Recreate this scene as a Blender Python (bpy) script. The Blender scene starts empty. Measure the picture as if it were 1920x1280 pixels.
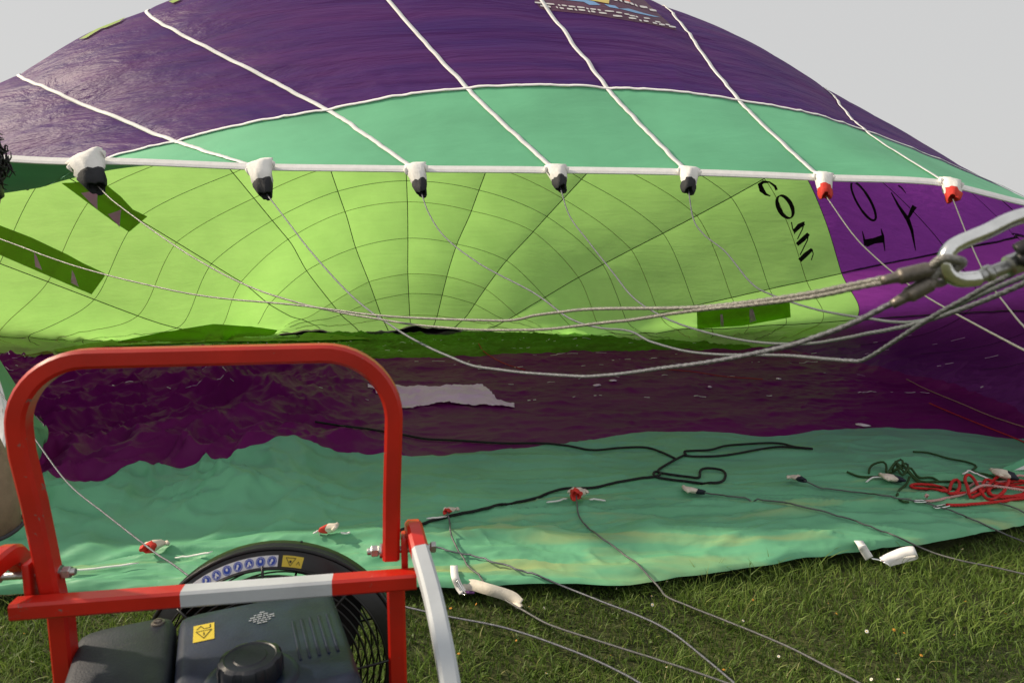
import bpy, math, random
import numpy as np
from mathutils import Vector, Matrix
from mathutils.bvhtree import BVHTree
from mathutils.geometry import delaunay_2d_cdt

random.seed(7)
RNG = np.random.default_rng(7)
sc = bpy.context.scene
COL = sc.collection

# ------------------------------------------------------------------ camera
F, CX, CY = 1250.0, 960.0, 640.0            # focal length and centre in photo pixels
CAMZ, PITCH = 1.6, math.atan(170.0 / 1250.0)
cam = bpy.data.cameras.new('camera')
cam.sensor_width = 36.0
cam.lens = 36.0 * F / 1920.0
cam.clip_start = 0.05
cam.clip_end = 2000.0
cam.dof.use_dof = True
cam.dof.focus_distance = 4.6
cam.dof.aperture_fstop = 6.5
cam_o = bpy.data.objects.new('camera', cam)
COL.objects.link(cam_o)
cam_o.location = (0, 0, CAMZ)
cam_o.rotation_euler = (math.pi / 2 - PITCH, 0, 0)
sc.camera = cam_o

# ------------------------------------------------------------------ sky
SUN_EL, SUN_AZ = math.radians(33.0), math.radians(281.5)   # azimuth from +Y, clockwise: low on the left
world = bpy.data.worlds.new('World')
sc.world = world
world.use_nodes = True
nt = world.node_tree
nt.nodes.clear()
w_out = nt.nodes.new('ShaderNodeOutputWorld')
w_bg = nt.nodes.new('ShaderNodeBackground')
w_sky = nt.nodes.new('ShaderNodeTexSky')
w_sky.sky_type = 'NISHITA'
w_sky.sun_disc = False
w_sky.sun_elevation = SUN_EL
w_sky.sun_rotation = SUN_AZ
w_sky.dust_density = 4.0
w_sky.air_density = 1.2
w_mul = nt.nodes.new('ShaderNodeMixRGB')
w_mul.blend_type = 'MULTIPLY'
w_mul.inputs[0].default_value = 1.0
w_mul.inputs[2].default_value = (0.10, 0.10, 0.10, 1)
w_mix = nt.nodes.new('ShaderNodeMixRGB')
w_mix.inputs[0].default_value = 0.93        # thin even overcast over the clear sky
w_mix.inputs[2].default_value = (0.662, 0.660, 0.655, 1)
nt.links.new(w_sky.outputs[0], w_mul.inputs[1])
nt.links.new(w_mul.outputs[0], w_mix.inputs[1])
nt.links.new(w_mix.outputs[0], w_bg.inputs[0])
w_bg.inputs[1].default_value = 1.0
nt.links.new(w_bg.outputs[0], w_out.inputs[0])

# ------------------------------------------------------------------ sun
sun = bpy.data.lights.new('sun', 'SUN')
sun.energy = 4.5
sun.angle = math.radians(2.5)
sun.color = (1.0, 0.86, 0.66)
sun_o = bpy.data.objects.new('sun', sun)
COL.objects.link(sun_o)
SUN_DIR = Vector((math.sin(SUN_AZ) * math.cos(SUN_EL), math.cos(SUN_AZ) * math.cos(SUN_EL), math.sin(SUN_EL)))
sun_o.location = SUN_DIR * 40
sun_o.rotation_euler = SUN_DIR.to_track_quat('Z', 'Y').to_euler()

# ------------------------------------------------------------------ exposure
sc.view_settings.view_transform = 'Standard'
sc.view_settings.look = 'None'
sc.view_settings.exposure = 0.0
sc.view_settings.gamma = 1.0
sc.render.engine = 'CYCLES'
sc.cycles.use_denoising = True
sc.cycles.max_bounces = 14
sc.cycles.diffuse_bounces = 8
sc.cycles.transmission_bounces = 10
sc.cycles.glossy_bounces = 4
sc.cycles.sample_clamp_indirect = 6.0

# ------------------------------------------------------------------ helpers
cp, sp = math.cos(PITCH), math.sin(PITCH)

def ray(px, py):
    a, b = (px - CX) / F, (CY - py) / F
    return np.array((a, cp + b * sp, -sp + b * cp))

def U(px, py, Y):                            # photo point -> scene point on the plane y = Y
    d = ray(px, py)
    return np.array((0, 0, CAMZ)) + d * (Y / d[1])

def G(px, py, z=0.03):                       # photo point -> scene point on the plane z
    d = ray(px, py)
    return np.array((0, 0, CAMZ)) + d * ((z - CAMZ) / d[2])

def hash2(ix, iy, seed):
    h = (ix.astype(np.int64) * 374761393 + iy.astype(np.int64) * 668265263 + seed * 1442695041) & 0x7fffffff
    h = ((h ^ (h >> 13)) * 1274126177) & 0x7fffffff
    return ((h ^ (h >> 16)) & 0xffff) / 65535.0

def vnoise(x, y, seed=0):
    x = np.asarray(x, float); y = np.asarray(y, float)
    ix, iy = np.floor(x), np.floor(y)
    fx, fy = x - ix, y - iy
    fx = fx * fx * fx * (fx * (fx * 6 - 15) + 10); fy = fy * fy * fy * (fy * (fy * 6 - 15) + 10)
    a = hash2(ix, iy, seed); b = hash2(ix + 1, iy, seed); c = hash2(ix, iy + 1, seed); d = hash2(ix + 1, iy + 1, seed)
    return (a + (b - a) * fx) * (1 - fy) + (c + (d - c) * fx) * fy

def fbm(x, y, seed=0, octv=4):
    s, a, t = 0, 0.5, 0
    for i in range(octv):
        s = s + a * vnoise(x * 2 ** i, y * 2 ** i, seed + i); t += a; a *= 0.5
    return s / t

def ridged(x, y, seed=0, octv=4):
    s, a, t = 0, 0.5, 0
    for i in range(octv):
        s = s + a * (1 - np.abs(2 * vnoise(x * 2 ** i, y * 2 ** i, seed + i) - 1)) ** 2; t += a; a *= 0.5
    return s / t

def creases(x, y, seed, dens=1.0):
    """sharp creases crossing each other in several directions, 0..1"""
    s = 0
    for i, (an, f, st_) in enumerate(((.15, 3.1, .28), (-.5, 4.3, .33), (.9, 5.2, .4), (-1.2, 6.5, .45))):
        wx = x + .16 * (vnoise(x * 2.3, y * 2.3, seed + 7 * i) - .5) + .06 * (vnoise(x * 6, y * 6, seed + 3 * i) - .5)
        a, b = -wx * math.sin(an) + y * math.cos(an), wx * math.cos(an) + y * math.sin(an)
        r = 1 - np.abs(2 * vnoise(a * f * dens, b * f * st_ * dens, seed + 11 * i) - 1)
        m = smooth01((vnoise(x * 1.1 + i * 9, y * 1.1, seed + 5 * i) - .35) / .3)
        s = s + np.clip(r - .45, 0, 1) ** 1.3 * m / (1 + .35 * i)
    return s

def smooth01(x): x = np.clip(x, 0, 1); return x * x * (3 - 2 * x)

def crom(P, n):                              # smooth polyline through P, n samples per span
    P = np.asarray(P, float)
    Q = np.vstack([2 * P[0] - P[1], P, 2 * P[-1] - P[-2]])
    out = []
    for i in range(len(P) - 1):
        p0, p1, p2, p3 = Q[i:i + 4]
        for t in np.linspace(0, 1, n, endpoint=False):
            out.append(0.5 * (2 * p1 + (p2 - p0) * t + (2 * p0 - 5 * p1 + 4 * p2 - p3) * t * t + (3 * p1 - p0 - 3 * p2 + p3) * t ** 3))
    out.append(P[-1])
    return np.array(out)

def mesh_obj(name, V, Fc, mat=None, parent=None, smooth=True, matidx=None):
    me = bpy.data.meshes.new(name)
    V = np.asarray(V, np.float32)
    if isinstance(Fc, np.ndarray) and Fc.ndim == 2:
        n, m = Fc.shape
        me.vertices.add(len(V)); me.vertices.foreach_set('co', V.ravel())
        me.loops.add(n * m); me.loops.foreach_set('vertex_index', Fc.astype(np.int32).ravel())
        me.polygons.add(n); me.polygons.foreach_set('loop_start', np.arange(0, n * m, m, dtype=np.int32))
        me.update(calc_edges=True)
    else:
        me.from_pydata([tuple(map(float, v)) for v in V], [], [tuple(map(int, f)) for f in Fc])
        me.update()
    mats = mat if isinstance(mat, (list, tuple)) else ([mat] if mat else [])
    for m_ in mats:
        me.materials.append(m_)
    if matidx is not None:
        me.polygons.foreach_set('material_index', np.asarray(matidx, np.int32))
    if smooth:
        me.polygons.foreach_set('use_smooth', np.ones(len(me.polygons), bool))
    o = bpy.data.objects.new(name, me)
    COL.objects.link(o)
    if parent is not None:
        o.parent = parent
    return o

def tag(o, label, cat, group=None, kind=None):
    if label: o['label'] = label
    if cat: o['category'] = cat
    if group: o['group'] = group
    if kind: o['kind'] = kind
    return o

def empty(name, loc=(0, 0, 0), rz=0.0):
    o = bpy.data.objects.new(name, None)
    o.empty_display_size = 0.1
    COL.objects.link(o)
    o.location = loc
    o.rotation_euler = (0, 0, rz)
    return o

class MB:
    """collects vertices and faces of one mesh"""
    def __init__(s): s.v, s.f, s.m = [], [], []
    def add(s, V, Fc, mi=0):
        b = len(s.v)
        s.v.extend([tuple(map(float, p)) for p in V])
        s.f.extend([tuple(b + i for i in f) for f in Fc]); s.m.extend([mi] * len(Fc))
    def loft(s, rings, closed=True, caps=(True, True), mi=0):
        n = len(rings[0]); V = [p for r in rings for p in r]; Fc = []
        for i in range(len(rings) - 1):
            for j in range(n if closed else n - 1):
                k = (j + 1) % n
                Fc.append((i * n + j, i * n + k, (i + 1) * n + k, (i + 1) * n + j))
        if closed and caps[0]: Fc.append(tuple(range(n - 1, -1, -1)))
        if closed and caps[1]: Fc.append(tuple((len(rings) - 1) * n + j for j in range(n)))
        s.add(V, Fc, mi)
    def tube(s, path, r, n=8, mi=0, caps=(True, True), closed=False):
        P = np.asarray(path, float)
        T = np.gradient(P, axis=0) if not closed else (np.roll(P, -1, 0) - np.roll(P, 1, 0))
        T /= np.linalg.norm(T, axis=1)[:, None] + 1e-12
        up = np.array((0, 0, 1.0)) if abs(T[0][2]) < 0.9 else np.array((1.0, 0, 0))
        N = np.cross(T[0], up); N /= np.linalg.norm(N)
        rings = []
        rr = np.broadcast_to(np.asarray(r, float), (len(P),))
        for i in range(len(P)):
            N = N - T[i] * np.dot(N, T[i]); N /= np.linalg.norm(N) + 1e-12
            B = np.cross(T[i], N)
            a = np.linspace(0, 2 * math.pi, n, endpoint=False)
            rings.append(P[i] + rr[i] * (np.cos(a)[:, None] * N + np.sin(a)[:, None] * B))
        if closed: rings.append(rings[0])
        s.loft(rings, True, (False, False) if closed else caps, mi)
    def sweep(s, path, prof, nrm, mi=0, caps=(True, True)):
        """profile points (a, b): a along nrm, b along nrm x tangent"""
        P = np.asarray(path, float)
        T = np.gradient(P, axis=0); T /= np.linalg.norm(T, axis=1)[:, None]
        nrm = np.asarray(nrm, float); rings = []
        for i in range(len(P)):
            n_ = nrm - T[i] * np.dot(nrm, T[i]); n_ /= np.linalg.norm(n_)
            B = np.cross(T[i], n_)
            rings.append([P[i] + a * n_ + b * B for a, b in prof])
        s.loft(rings, True, caps, mi)
    def rbox(s, c, size, bev=0.01, mi=0, R=None, top=1.0):
        """box with chamfered edges; top < 1 tapers it upwards"""
        hx, hy, hz = np.asarray(size) / 2; rings = []
        def ring(z, inset, sc_):
            x, y = (hx - inset) * sc_, (hy - inset) * sc_; b = bev
            pts = []
            for sx, sy in ((1, 1), (-1, 1), (-1, -1), (1, -1)):
                for q in range(4):
                    a = math.pi / 2 * q / 3
                    ca, sa = math.cos(a), math.sin(a)
                    if sx * sy < 0: ca, sa = sa, ca
                    pts.append((sx * (x - b + b * ca), sy * (y - b + b * sa), z))
            return pts
        for z, ins, sc_ in ((-hz, bev * .7, 1), (-hz + bev * .3, bev * .2, 1), (-hz + bev, 0, 1),
                            (hz - bev, 0, top), (hz - bev * .3, bev * .2, top), (hz, bev * .7, top)):
            rings.append(ring(z, ins, sc_))
        R = np.eye(3) if R is None else np.asarray(R)
        s.loft([[np.asarray(c) + R @ np.asarray(p) for p in r] for r in rings], True, (True, True), mi)
    def lathe(s, prof, c, axis=(0, 0, 1), n=24, mi=0, caps=(True, True), mod=None):
        ax = np.asarray(axis, float); ax /= np.linalg.norm(ax)
        e1 = np.cross(ax, (1, 0, 0) if abs(ax[0]) < .9 else (0, 1, 0)); e1 /= np.linalg.norm(e1); e2 = np.cross(ax, e1)
        rings = []
        for r, h in prof:
            ring = []
            for j in range(n):
                a = 2 * math.pi * j / n
                q = r * (mod(a, r, h) if mod else 1)
                ring.append(np.asarray(c) + ax * h + q * (math.cos(a) * e1 + math.sin(a) * e2))
            rings.append(ring)
        s.loft(rings, True, caps, mi)
    def build(s, name, mat, parent=None, smooth=True):
        o = mesh_obj(name, s.v, s.f, mat, parent, smooth, s.m)
        return o

def auto_smooth(o, deg=35):
    me = o.data
    me.update()
    import bmesh
    bm = bmesh.new(); bm.from_mesh(me)
    bmesh.ops.recalc_face_normals(bm, faces=bm.faces)
    lim = math.radians(deg)
    for e in bm.edges:
        e.smooth = len(e.link_faces) != 2 or e.calc_face_angle(0) < lim
    for f in bm.faces: f.smooth = True
    bm.to_mesh(me); bm.free()
    return o

# ------------------------------------------------------------------ materials
def new_mat(name):
    m = bpy.data.materials.new(name); m.use_nodes = True
    m.node_tree.nodes.clear()
    return m, m.node_tree.nodes, m.node_tree.links

def noise_node(N, L, scale, detail=4, mapping=(1, 1, 1), rough=.55, coord='Object', dist=0.0):
    tc = N.new('ShaderNodeTexCoord'); mp = N.new('ShaderNodeMapping')
    mp.inputs['Scale'].default_value = mapping
    L.new(tc.outputs[coord], mp.inputs[0])
    n = N.new('ShaderNodeTexNoise'); n.inputs['Scale'].default_value = scale
    n.inputs['Detail'].default_value = detail; n.inputs['Roughness'].default_value = rough
    n.inputs['Distortion'].default_value = dist
    L.new(mp.outputs[0], n.inputs[0])
    return n

def vary(N, L, col, fac_out, amt=.25, hue=None):
    """colour varied by a 0..1 factor"""
    r = N.new('ShaderNodeValToRGB')
    c = np.array(col[:3])
    lo, hi = c * (1 - amt), np.clip((c if hue is None else np.array(hue)) * (1 + amt), 0, 1)
    r.color_ramp.elements[0].position = .3; r.color_ramp.elements[1].position = .7
    r.color_ramp.elements[0].color = (*lo, 1); r.color_ramp.elements[1].color = (*hi, 1)
    L.new(fac_out, r.inputs[0])
    return r.outputs[0]

def fabric(name, refl, trans, tfac, bumps, rough=.5, spec=.35, amt=.12, sun_streaks=None, hue=None, nmap=(1, 1, 1), ridge=False):
    """thin ripstop cloth: reflects on one side, lets light through to the other"""
    m, N, L = new_mat(name)
    out = N.new('ShaderNodeOutputMaterial'); mix = N.new('ShaderNodeMixShader')
    p = N.new('ShaderNodeBsdfPrincipled'); t = N.new('ShaderNodeBsdfTranslucent')
    n0 = noise_node(N, L, 1.7, 5, nmap)
    base = vary(N, L, refl, n0.outputs[0], amt, hue)
    if sun_streaks:                                # sunlit streaks painted into the cloth colour
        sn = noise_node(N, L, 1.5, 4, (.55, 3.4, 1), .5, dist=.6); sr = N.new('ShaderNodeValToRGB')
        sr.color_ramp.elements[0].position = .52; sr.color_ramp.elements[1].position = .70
        L.new(sn.outputs[0], sr.inputs[0]); sm = N.new('ShaderNodeMixRGB'); sm.inputs[2].default_value = (*sun_streaks, 1)
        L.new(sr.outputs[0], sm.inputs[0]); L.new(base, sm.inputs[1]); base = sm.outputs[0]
    L.new(base, p.inputs['Base Color'])
    L.new(vary(N, L, trans, n0.outputs[0], amt * .6), t.inputs[0])
    p.inputs['Roughness'].default_value = rough
    p.inputs['Specular IOR Level'].default_value = spec
    prev = None
    for sc_, mp, st, ds in bumps:
        nn = noise_node(N, L, sc_, 5, mp, .6, dist=.4)
        if ridge: nn.noise_type = 'RIDGED_MULTIFRACTAL'; nn.inputs['Detail'].default_value = 3
        b = N.new('ShaderNodeBump'); b.inputs['Strength'].default_value = st; b.inputs['Distance'].default_value = ds
        L.new(nn.outputs[0], b.inputs['Height'])
        if prev: L.new(prev.outputs[0], b.inputs['Normal'])
        prev = b
    if prev:
        L.new(prev.outputs[0], p.inputs['Normal']); L.new(prev.outputs[0], t.inputs['Normal'])
    mix.inputs[0].default_value = tfac
    L.new(p.outputs[0], mix.inputs[1]); L.new(t.outputs[0], mix.inputs[2]); L.new(mix.outputs[0], out.inputs[0])
    return m

def solid(name, col, rough=.5, metal=0.0, spec=.5, nscale=12, amt=.12, bump=0.0, bscale=60, coat=0.0, hue=None, mapping=(1, 1, 1), chips=None, chip_at=.66):
    m, N, L = new_mat(name)
    out = N.new('ShaderNodeOutputMaterial'); p = N.new('ShaderNodeBsdfPrincipled')
    n0 = noise_node(N, L, nscale, 5, mapping)
    base = vary(N, L, col, n0.outputs[0], amt, hue)
    if chips:                                # worn spots where the paint is gone or grimy
        cn = noise_node(N, L, 38, 6, (1, 1, 1), .7, dist=.5); cr = N.new('ShaderNodeValToRGB')
        cr.color_ramp.elements[0].position = chip_at; cr.color_ramp.elements[1].position = chip_at + .025
        L.new(cn.outputs[0], cr.inputs[0]); cm = N.new('ShaderNodeMixRGB'); cm.inputs[2].default_value = (*chips, 1)
        L.new(cr.outputs[0], cm.inputs[0]); L.new(base, cm.inputs[1]); base = cm.outputs[0]
        rr = N.new('ShaderNodeMapRange'); rr.inputs[3].default_value = rough * .7; rr.inputs[4].default_value = min(1, rough * 1.5)
        gn = noise_node(N, L, 9, 5); L.new(gn.outputs[0], rr.inputs[0]); L.new(rr.outputs[0], p.inputs['Roughness'])
    L.new(base, p.inputs['Base Color'])
    p.inputs['Roughness'].default_value = rough; p.inputs['Metallic'].default_value = metal
    p.inputs['Specular IOR Level'].default_value = spec
    p.inputs['Coat Weight'].default_value = coat
    if bump:
        nn = noise_node(N, L, bscale, 3, mapping)
        b = N.new('ShaderNodeBump'); b.inputs['Strength'].default_value = bump; b.inputs['Distance'].default_value = .004
        L.new(nn.outputs[0], b.inputs['Height']); L.new(b.outputs[0], p.inputs['Normal'])
    L.new(p.outputs[0], out.inputs[0])
    return m

M = {}
M['lime'] = fabric('lime_ripstop', (.57, .94, .29), (.51, .955, .23), .55, [(1.3, (.35, 2.2, 3.2), .22, .08), (6, (.25, 1.5, 4), .10, .015)], .55, .2)
M['lime_floor'] = fabric('lime_ripstop_heap_shaded', (.10, .28, .012), (.12, .3, .015), .2, [(5, (.5, 1.5, 1), .8, .06), (18, (.6, 1.4, 1), .5, .015)], .6, .2)  # lime cloth with the shade on the heap painted in darker
M['lime_double_shade'] = fabric('lime_double_and_shade', (.22, .42, .03), (.16, .36, .01), .4, [(4, (.6, 2, 3), .2, .03)], .6, .2)  # doubled vent cloth, also the painted shade band on the wall
M['purple'] = fabric('purple_ripstop', (.078, .040, .25), (.42, .075, .54), .46, [(1.5, (.22, 2.6, 3.4), .5, .12), (6, (.14, 2.6, 3.4), .22, .02)], .5, .12, amt=.10, hue=(.135, .046, .215), nmap=(.28, 3.2, 4.5))  # reddish streaks in the colour imitate a warm sheen
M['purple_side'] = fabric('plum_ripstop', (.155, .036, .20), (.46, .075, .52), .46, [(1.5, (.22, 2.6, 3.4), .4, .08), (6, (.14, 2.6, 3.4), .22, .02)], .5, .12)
M['purple_floor'] = fabric('purple_ripstop_crumpled', (.20, .017, .15), (.5, .04, .42), .3, [(1.6, (.8, 1.3, 1), .35, .08), (4.5, (.8, 1.3, 1), .28, .03)], .5, .14, ridge=True)
M['teal'] = fabric('green_heatproof_cloth', (.16, .50, .28), (.08, .30, .12), .06, [(3, (.6, 1.5, 1.5), .2, .03), (40, (1, 1, 1), .08, .003)], .6, .25)
TEALB = [(1.5, (.42, 2.0, 1), .42, .08), (5, (.55, 1.7, 1), .40, .03)]
M['teal_floor'] = fabric('green_heatproof_cloth_creased', (.165, .48, .27), (.08, .30, .12), .06, TEALB, .5, .3, ridge=True)
M['teal_scoop'] = fabric('green_apron_cloth', (.155, .45, .25), (.08, .30, .12), .06, TEALB, .5, .3, ridge=True, sun_streaks=(.36, .48, .20))  # yellowish streaks stand for sunlight on the folds
M['white_cloth'] = fabric('white_panel_cloth', (.93, .92, .90), (.7, .6, .62), .1, [(2.5, (1, 1, 1), .7, .06), (8, (1, 1, 1), .5, .02)], .6, .2, ridge=True)
M['tape'] = solid('white_webbing', (.86, .84, .83), .7, nscale=25, amt=.06, bump=.25, bscale=180)
M['tape_old'] = solid('aged_webbing', (.66, .61, .52), .75, nscale=14, amt=.18, bump=.4, bscale=120)
M['seam_dark'] = solid('dark_green_seam_shade', (.045, .10, .008), .8, amt=.1)
M['seam_tan'] = solid('tan_seam_thread', (.28, .33, .06), .8, amt=.1)
M['seam_purple'] = solid('dark_purple_seam', (.03, .008, .04), .8, amt=.1)
M['black_cloth'] = solid('black_cloth', (.012, .012, .014), .85, amt=.3, bump=.4, bscale=90)
M['letter'] = solid('dark_letter_cloth', (.012, .03, .006), .8, amt=.2)
M['letter_p'] = solid('black_letter_cloth', (.012, .008, .014), .8, amt=.2)

# ------------------------------------------------------------------ envelope shape
NG = 20
def st(lst): return np.array([np.asarray(p, float) for p in lst])
xs = lambda a, b, n: np.linspace(a, b, n)
J0 = st([U(165, 305, 3.95), U(490, 318, 4.0), U(780, 322, 4.0), U(1042, 324, 4.0), U(1290, 328, 4.0), U(1540, 338, 4.05), U(1778, 349, 4.15),
         U(2050, 440, 4.45), U(2110, 730, 4.75),
         G(1875, 893), G(1665, 900), G(1495, 905), G(1297, 925), G(1083, 938), G(845, 970), G(622, 1000), G(300, 1043),
         G(-70, 1098), U(8, 770, 3.6), U(-150, 330, 3.9)])
J1 = st([U(50, 352, 4.95), U(330, 266, 4.8), U(615, 208, 4.72), U(876, 167, 4.7), U(1138, 167, 4.7), U(1385, 191, 4.72), U(1622, 248, 4.8),
         U(2060, 462, 5.5), U(2130, 650, 5.7),
         G(1965, 822), G(1765, 812), G(1560, 822), G(1370, 823), G(1150, 830), G(930, 858), G(650, 880), G(340, 918),
         G(55, 962), U(78, 810, 4.5), U(-150, 420, 4.9)])
fx2 = [5.0, 3.9, 2.8, 1.6, .3, -1.1, -2.5, -4.0, -5.4]
fx3 = [4.6, 3.6, 2.5, 1.2, -.1, -1.5, -3.0, -4.6, -6.3]
J2 = st([(-5.5, 6.3, 2.6), (-4.45, 6.3, 3.16), (-3.2, 6.2, 3.66), (-1.4, 6.2, 4.15), (-.02, 6.2, 4.12), (1.36, 6.2, 3.70), (2.78, 6.2, 3.03),
         (4.7, 6.3, 1.75), (5.6, 6.4, .8)] + [(x, y, .03) for x, y in zip(fx2, xs(7.3, 6.3, 9))] + [(-6.6, 6.5, .5), (-6.6, 6.4, 1.5)])
J3 = st([(-6.8, 8, 2.95), (-5.1, 8, 3.5), (-3.4, 8, 4.2), (-1.5, 8, 4.8), (.1, 8, 4.65), (1.5, 8, 4.15), (3.5, 8, 3.12),
         (6.0, 8.1, 1.75), (6.6, 8.3, .85)] + [(x, y, .03) for x, y in zip(fx3, xs(9.0, 7.5, 9))] + [(-7.8, 8, .5), (-7.8, 8, 1.9)])
J4 = st([(-7.4, 9.3, 3.35), (-5.0, 9.3, 3.95), (-3.15, 9.3, 4.5), (-1.5, 9.3, 4.75), (.33, 9.2, 4.6), U(1225, 170, 9.2), U(1490, 300, 9.4),
         U(1578, 512, 9.9), U(1603, 600, 10.4),
         G(1430, 662), G(1230, 666), G(1060, 671), G(900, 678), G(740, 686), G(580, 694), G(400, 700), G(220, 704), G(20, 706),
         (-8.2, 9, .5), (-8.3, 9.2, 1.9)])
def upper(a, Y):
    return [U(x, y, Y) for x, y in a]
J8u = upper([(600, 632), (675, 633), (728, 629), (770, 622), (813, 622), (852, 627), (914, 632), (985, 637), (1060, 642)], 12.0)
J8 = st(J8u + [(x, 11.75, .03) for x in xs(.2, -3.2, 9)] + [U(480, 648, 11.8), U(540, 640, 11.9)])
J5u = upper([(452, 528), (540, 448), (647, 396), (764, 378), (884, 395), (1000, 434), (1085, 520), (1122, 612), (1150, 641)], 11.2)
J6u = upper([(505, 570), (575, 507), (667, 464), (765, 446), (857, 457), (950, 488), (1022, 557), (1072, 620), (1110, 641)], 11.6)
J7u = upper([(565, 605), (622, 568), (692, 528), (765, 513), (838, 518), (910, 541), (968, 590), (1020, 630), (1080, 641)], 11.9)
def low(f): return [J4[k] * (1 - f) + J8[k] * f for k in range(9, 18)]
J5 = st(J5u + low(.4) + [U(200, 655, 10.6), U(395, 640, 11.1)])
J6 = st(J6u + low(.62) + [U(340, 651, 11.1), U(465, 641, 11.5)])
J7 = st(J7u + low(.82) + [U(420, 649, 11.5), U(510, 640, 11.8)])
ST = np.stack([J0, J1, J2, J3, J4, J5, J6, J7, J8])          # (9, 20, 3)
AXC = np.array((-1.2, 0, 1.4))

def ring_pts(u):
    """u array -> (n, 20, 3)"""
    u = np.atleast_1d(np.asarray(u, float))
    i = np.clip(np.floor(u).astype(int), 0, 7); t = (u - i)[:, None, None]
    Q = np.concatenate([(2 * ST[0] - ST[1])[None], ST, (2 * ST[8] - ST[7])[None]])
    p0, p1, p2, p3 = Q[i], Q[i + 1], Q[i + 2], Q[i + 3]
    def tang(a, b, c):                       # limit overshoot where spans differ in length
        d1 = np.linalg.norm(b - a, axis=2, keepdims=True) + 1e-6; d2 = np.linalg.norm(c - b, axis=2, keepdims=True) + 1e-6
        return ((b - a) / d1 * d2 + (c - b) / d2 * d1) / (d1 + d2) * np.minimum(d1, d2) * 1.0
    seg = np.linalg.norm(p2 - p1, axis=2, keepdims=True)
    m1 = (p2 - p0); m1 = m1 / (np.linalg.norm(m1, axis=2, keepdims=True) + 1e-6) * seg
    m2 = (p3 - p1); m2 = m2 / (np.linalg.norm(m2, axis=2, keepdims=True) + 1e-6) * seg
    m1 *= .85; m2 *= .85
    t2, t3 = t * t, t ** 3
    return (2 * t3 - 3 * t2 + 1) * p1 + (t3 - 2 * t2 + t) * m1 + (-2 * t3 + 3 * t2) * p2 + (t3 - t2) * m2

def S0(u, k):
    """base surface at the grid u x k -> (nu, nk, 3)"""
    R = ring_pts(u); k = np.asarray(k, float)
    i = np.floor(k).astype(int); t = (k - i)[None, :, None]
    p0, p1, p2, p3 = (R[:, (i + d) % NG] for d in (-1, 0, 1, 2))
    cr = 0.5 * (2 * p1 + (p2 - p0) * t + (2 * p0 - 5 * p1 + 4 * p2 - p3) * t * t + (3 * p1 - p0 - 3 * p2 + p3) * t ** 3)
    lin = p1 * (1 - t) + p2 * t              # taut cloth runs straighter from tape to tape
    taut = np.interp(np.atleast_1d(u), [0, 1, 1.8, 3.5, 5, 8], [.55, .7, .35, .3, .55, .7])[:, None, None]
    side = np.interp(k % NG, [0, 6.4, 7, 17, 18.8, 20], [1, 1, .2, 0, 0, 1])[None, :, None]
    return cr + (lin - cr) * taut * side


def wrinkle(x, y, u):
    """height of folds in the cloth lying on the ground"""
    teal = 1 - smooth01((u - .9) / .25)
    lime = smooth01((u - 3.9) / .2)
    purp = np.clip(1 - teal - lime, 0, 1)
    px = CX + F * x / np.maximum(y, .5)      # only used to say which side of the floor is rumpled
    left = 1 - smooth01((x / np.maximum(y, 1) + .42) / .32)
    wx = x + .35 * (fbm(x * .9, y * .9, 51, 3) - .5); wy = y + .35 * (fbm(x * .9, y * .9, 61, 3) - .5)
    # green cloth: long folds parallel to the mouth, piled up on the left
    h_t = .05 * ridged(wx * .55 + 3, wy * 2.6, 11, 2) + .014 * ridged(wx * 2, wy * 8, 12, 2)
    h_t = h_t + left * (.13 * ridged(wx * 1.5 + wy * .9, wy * .8 - wx * .3, 13, 2) + .06 * ridged(wx * 5 + wy * 2, wy * 2.5, 14, 2)) * smooth01((u - .10) / .5)
    h_t = h_t + (.04 + .08 * left) * creases(x, y * 1.5, 201) + .016 * left * creases(x, y, 205, 2.4)
    pleat = left * np.exp(-((u - 1.0) / .38) ** 2) * (.085 * ridged(wx * 2.6 + wy * .5, wy * .5, 15, 2) + .055 * ridged(wx * 7, wy * .8, 16, 1))
    # purple cloth: crumpled on the left, lightly rippled on the right
    h_p = left * (.27 * ridged(wx * 1.3 - wy * .75, wy * .55 + wx * .35, 21, 3) + .10 * ridged(wx * 3.4 - wy * 1.6, wy * 2.4 + wx, 22, 2) + .022 * ridged(wx * 9, wy * 11, 24, 2))
    h_p = h_p + (1 - left) * (.06 * fbm(wx * .9, wy * 1.2, 23, 2) + .016 * ridged(wx * 5 + wy * 2, wy * 7, 25, 3) + .035 * ridged(wx * 1.1 - .8 * wy, wy * 2.2, 26, 2))
    h_p = h_p + (.045 + .13 * left) * creases(x, y, 221, 1.0 ) + .02 * creases(x, y, 231, 2.2)
    h_l = .11 * ridged(wx * 1.4, wy * 3.5, 31, 4) + .05 * ridged(wx * 4, wy * 6, 32, 3) + .04
    return teal * h_t + purp * h_p + lime * h_l + pleat

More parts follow.
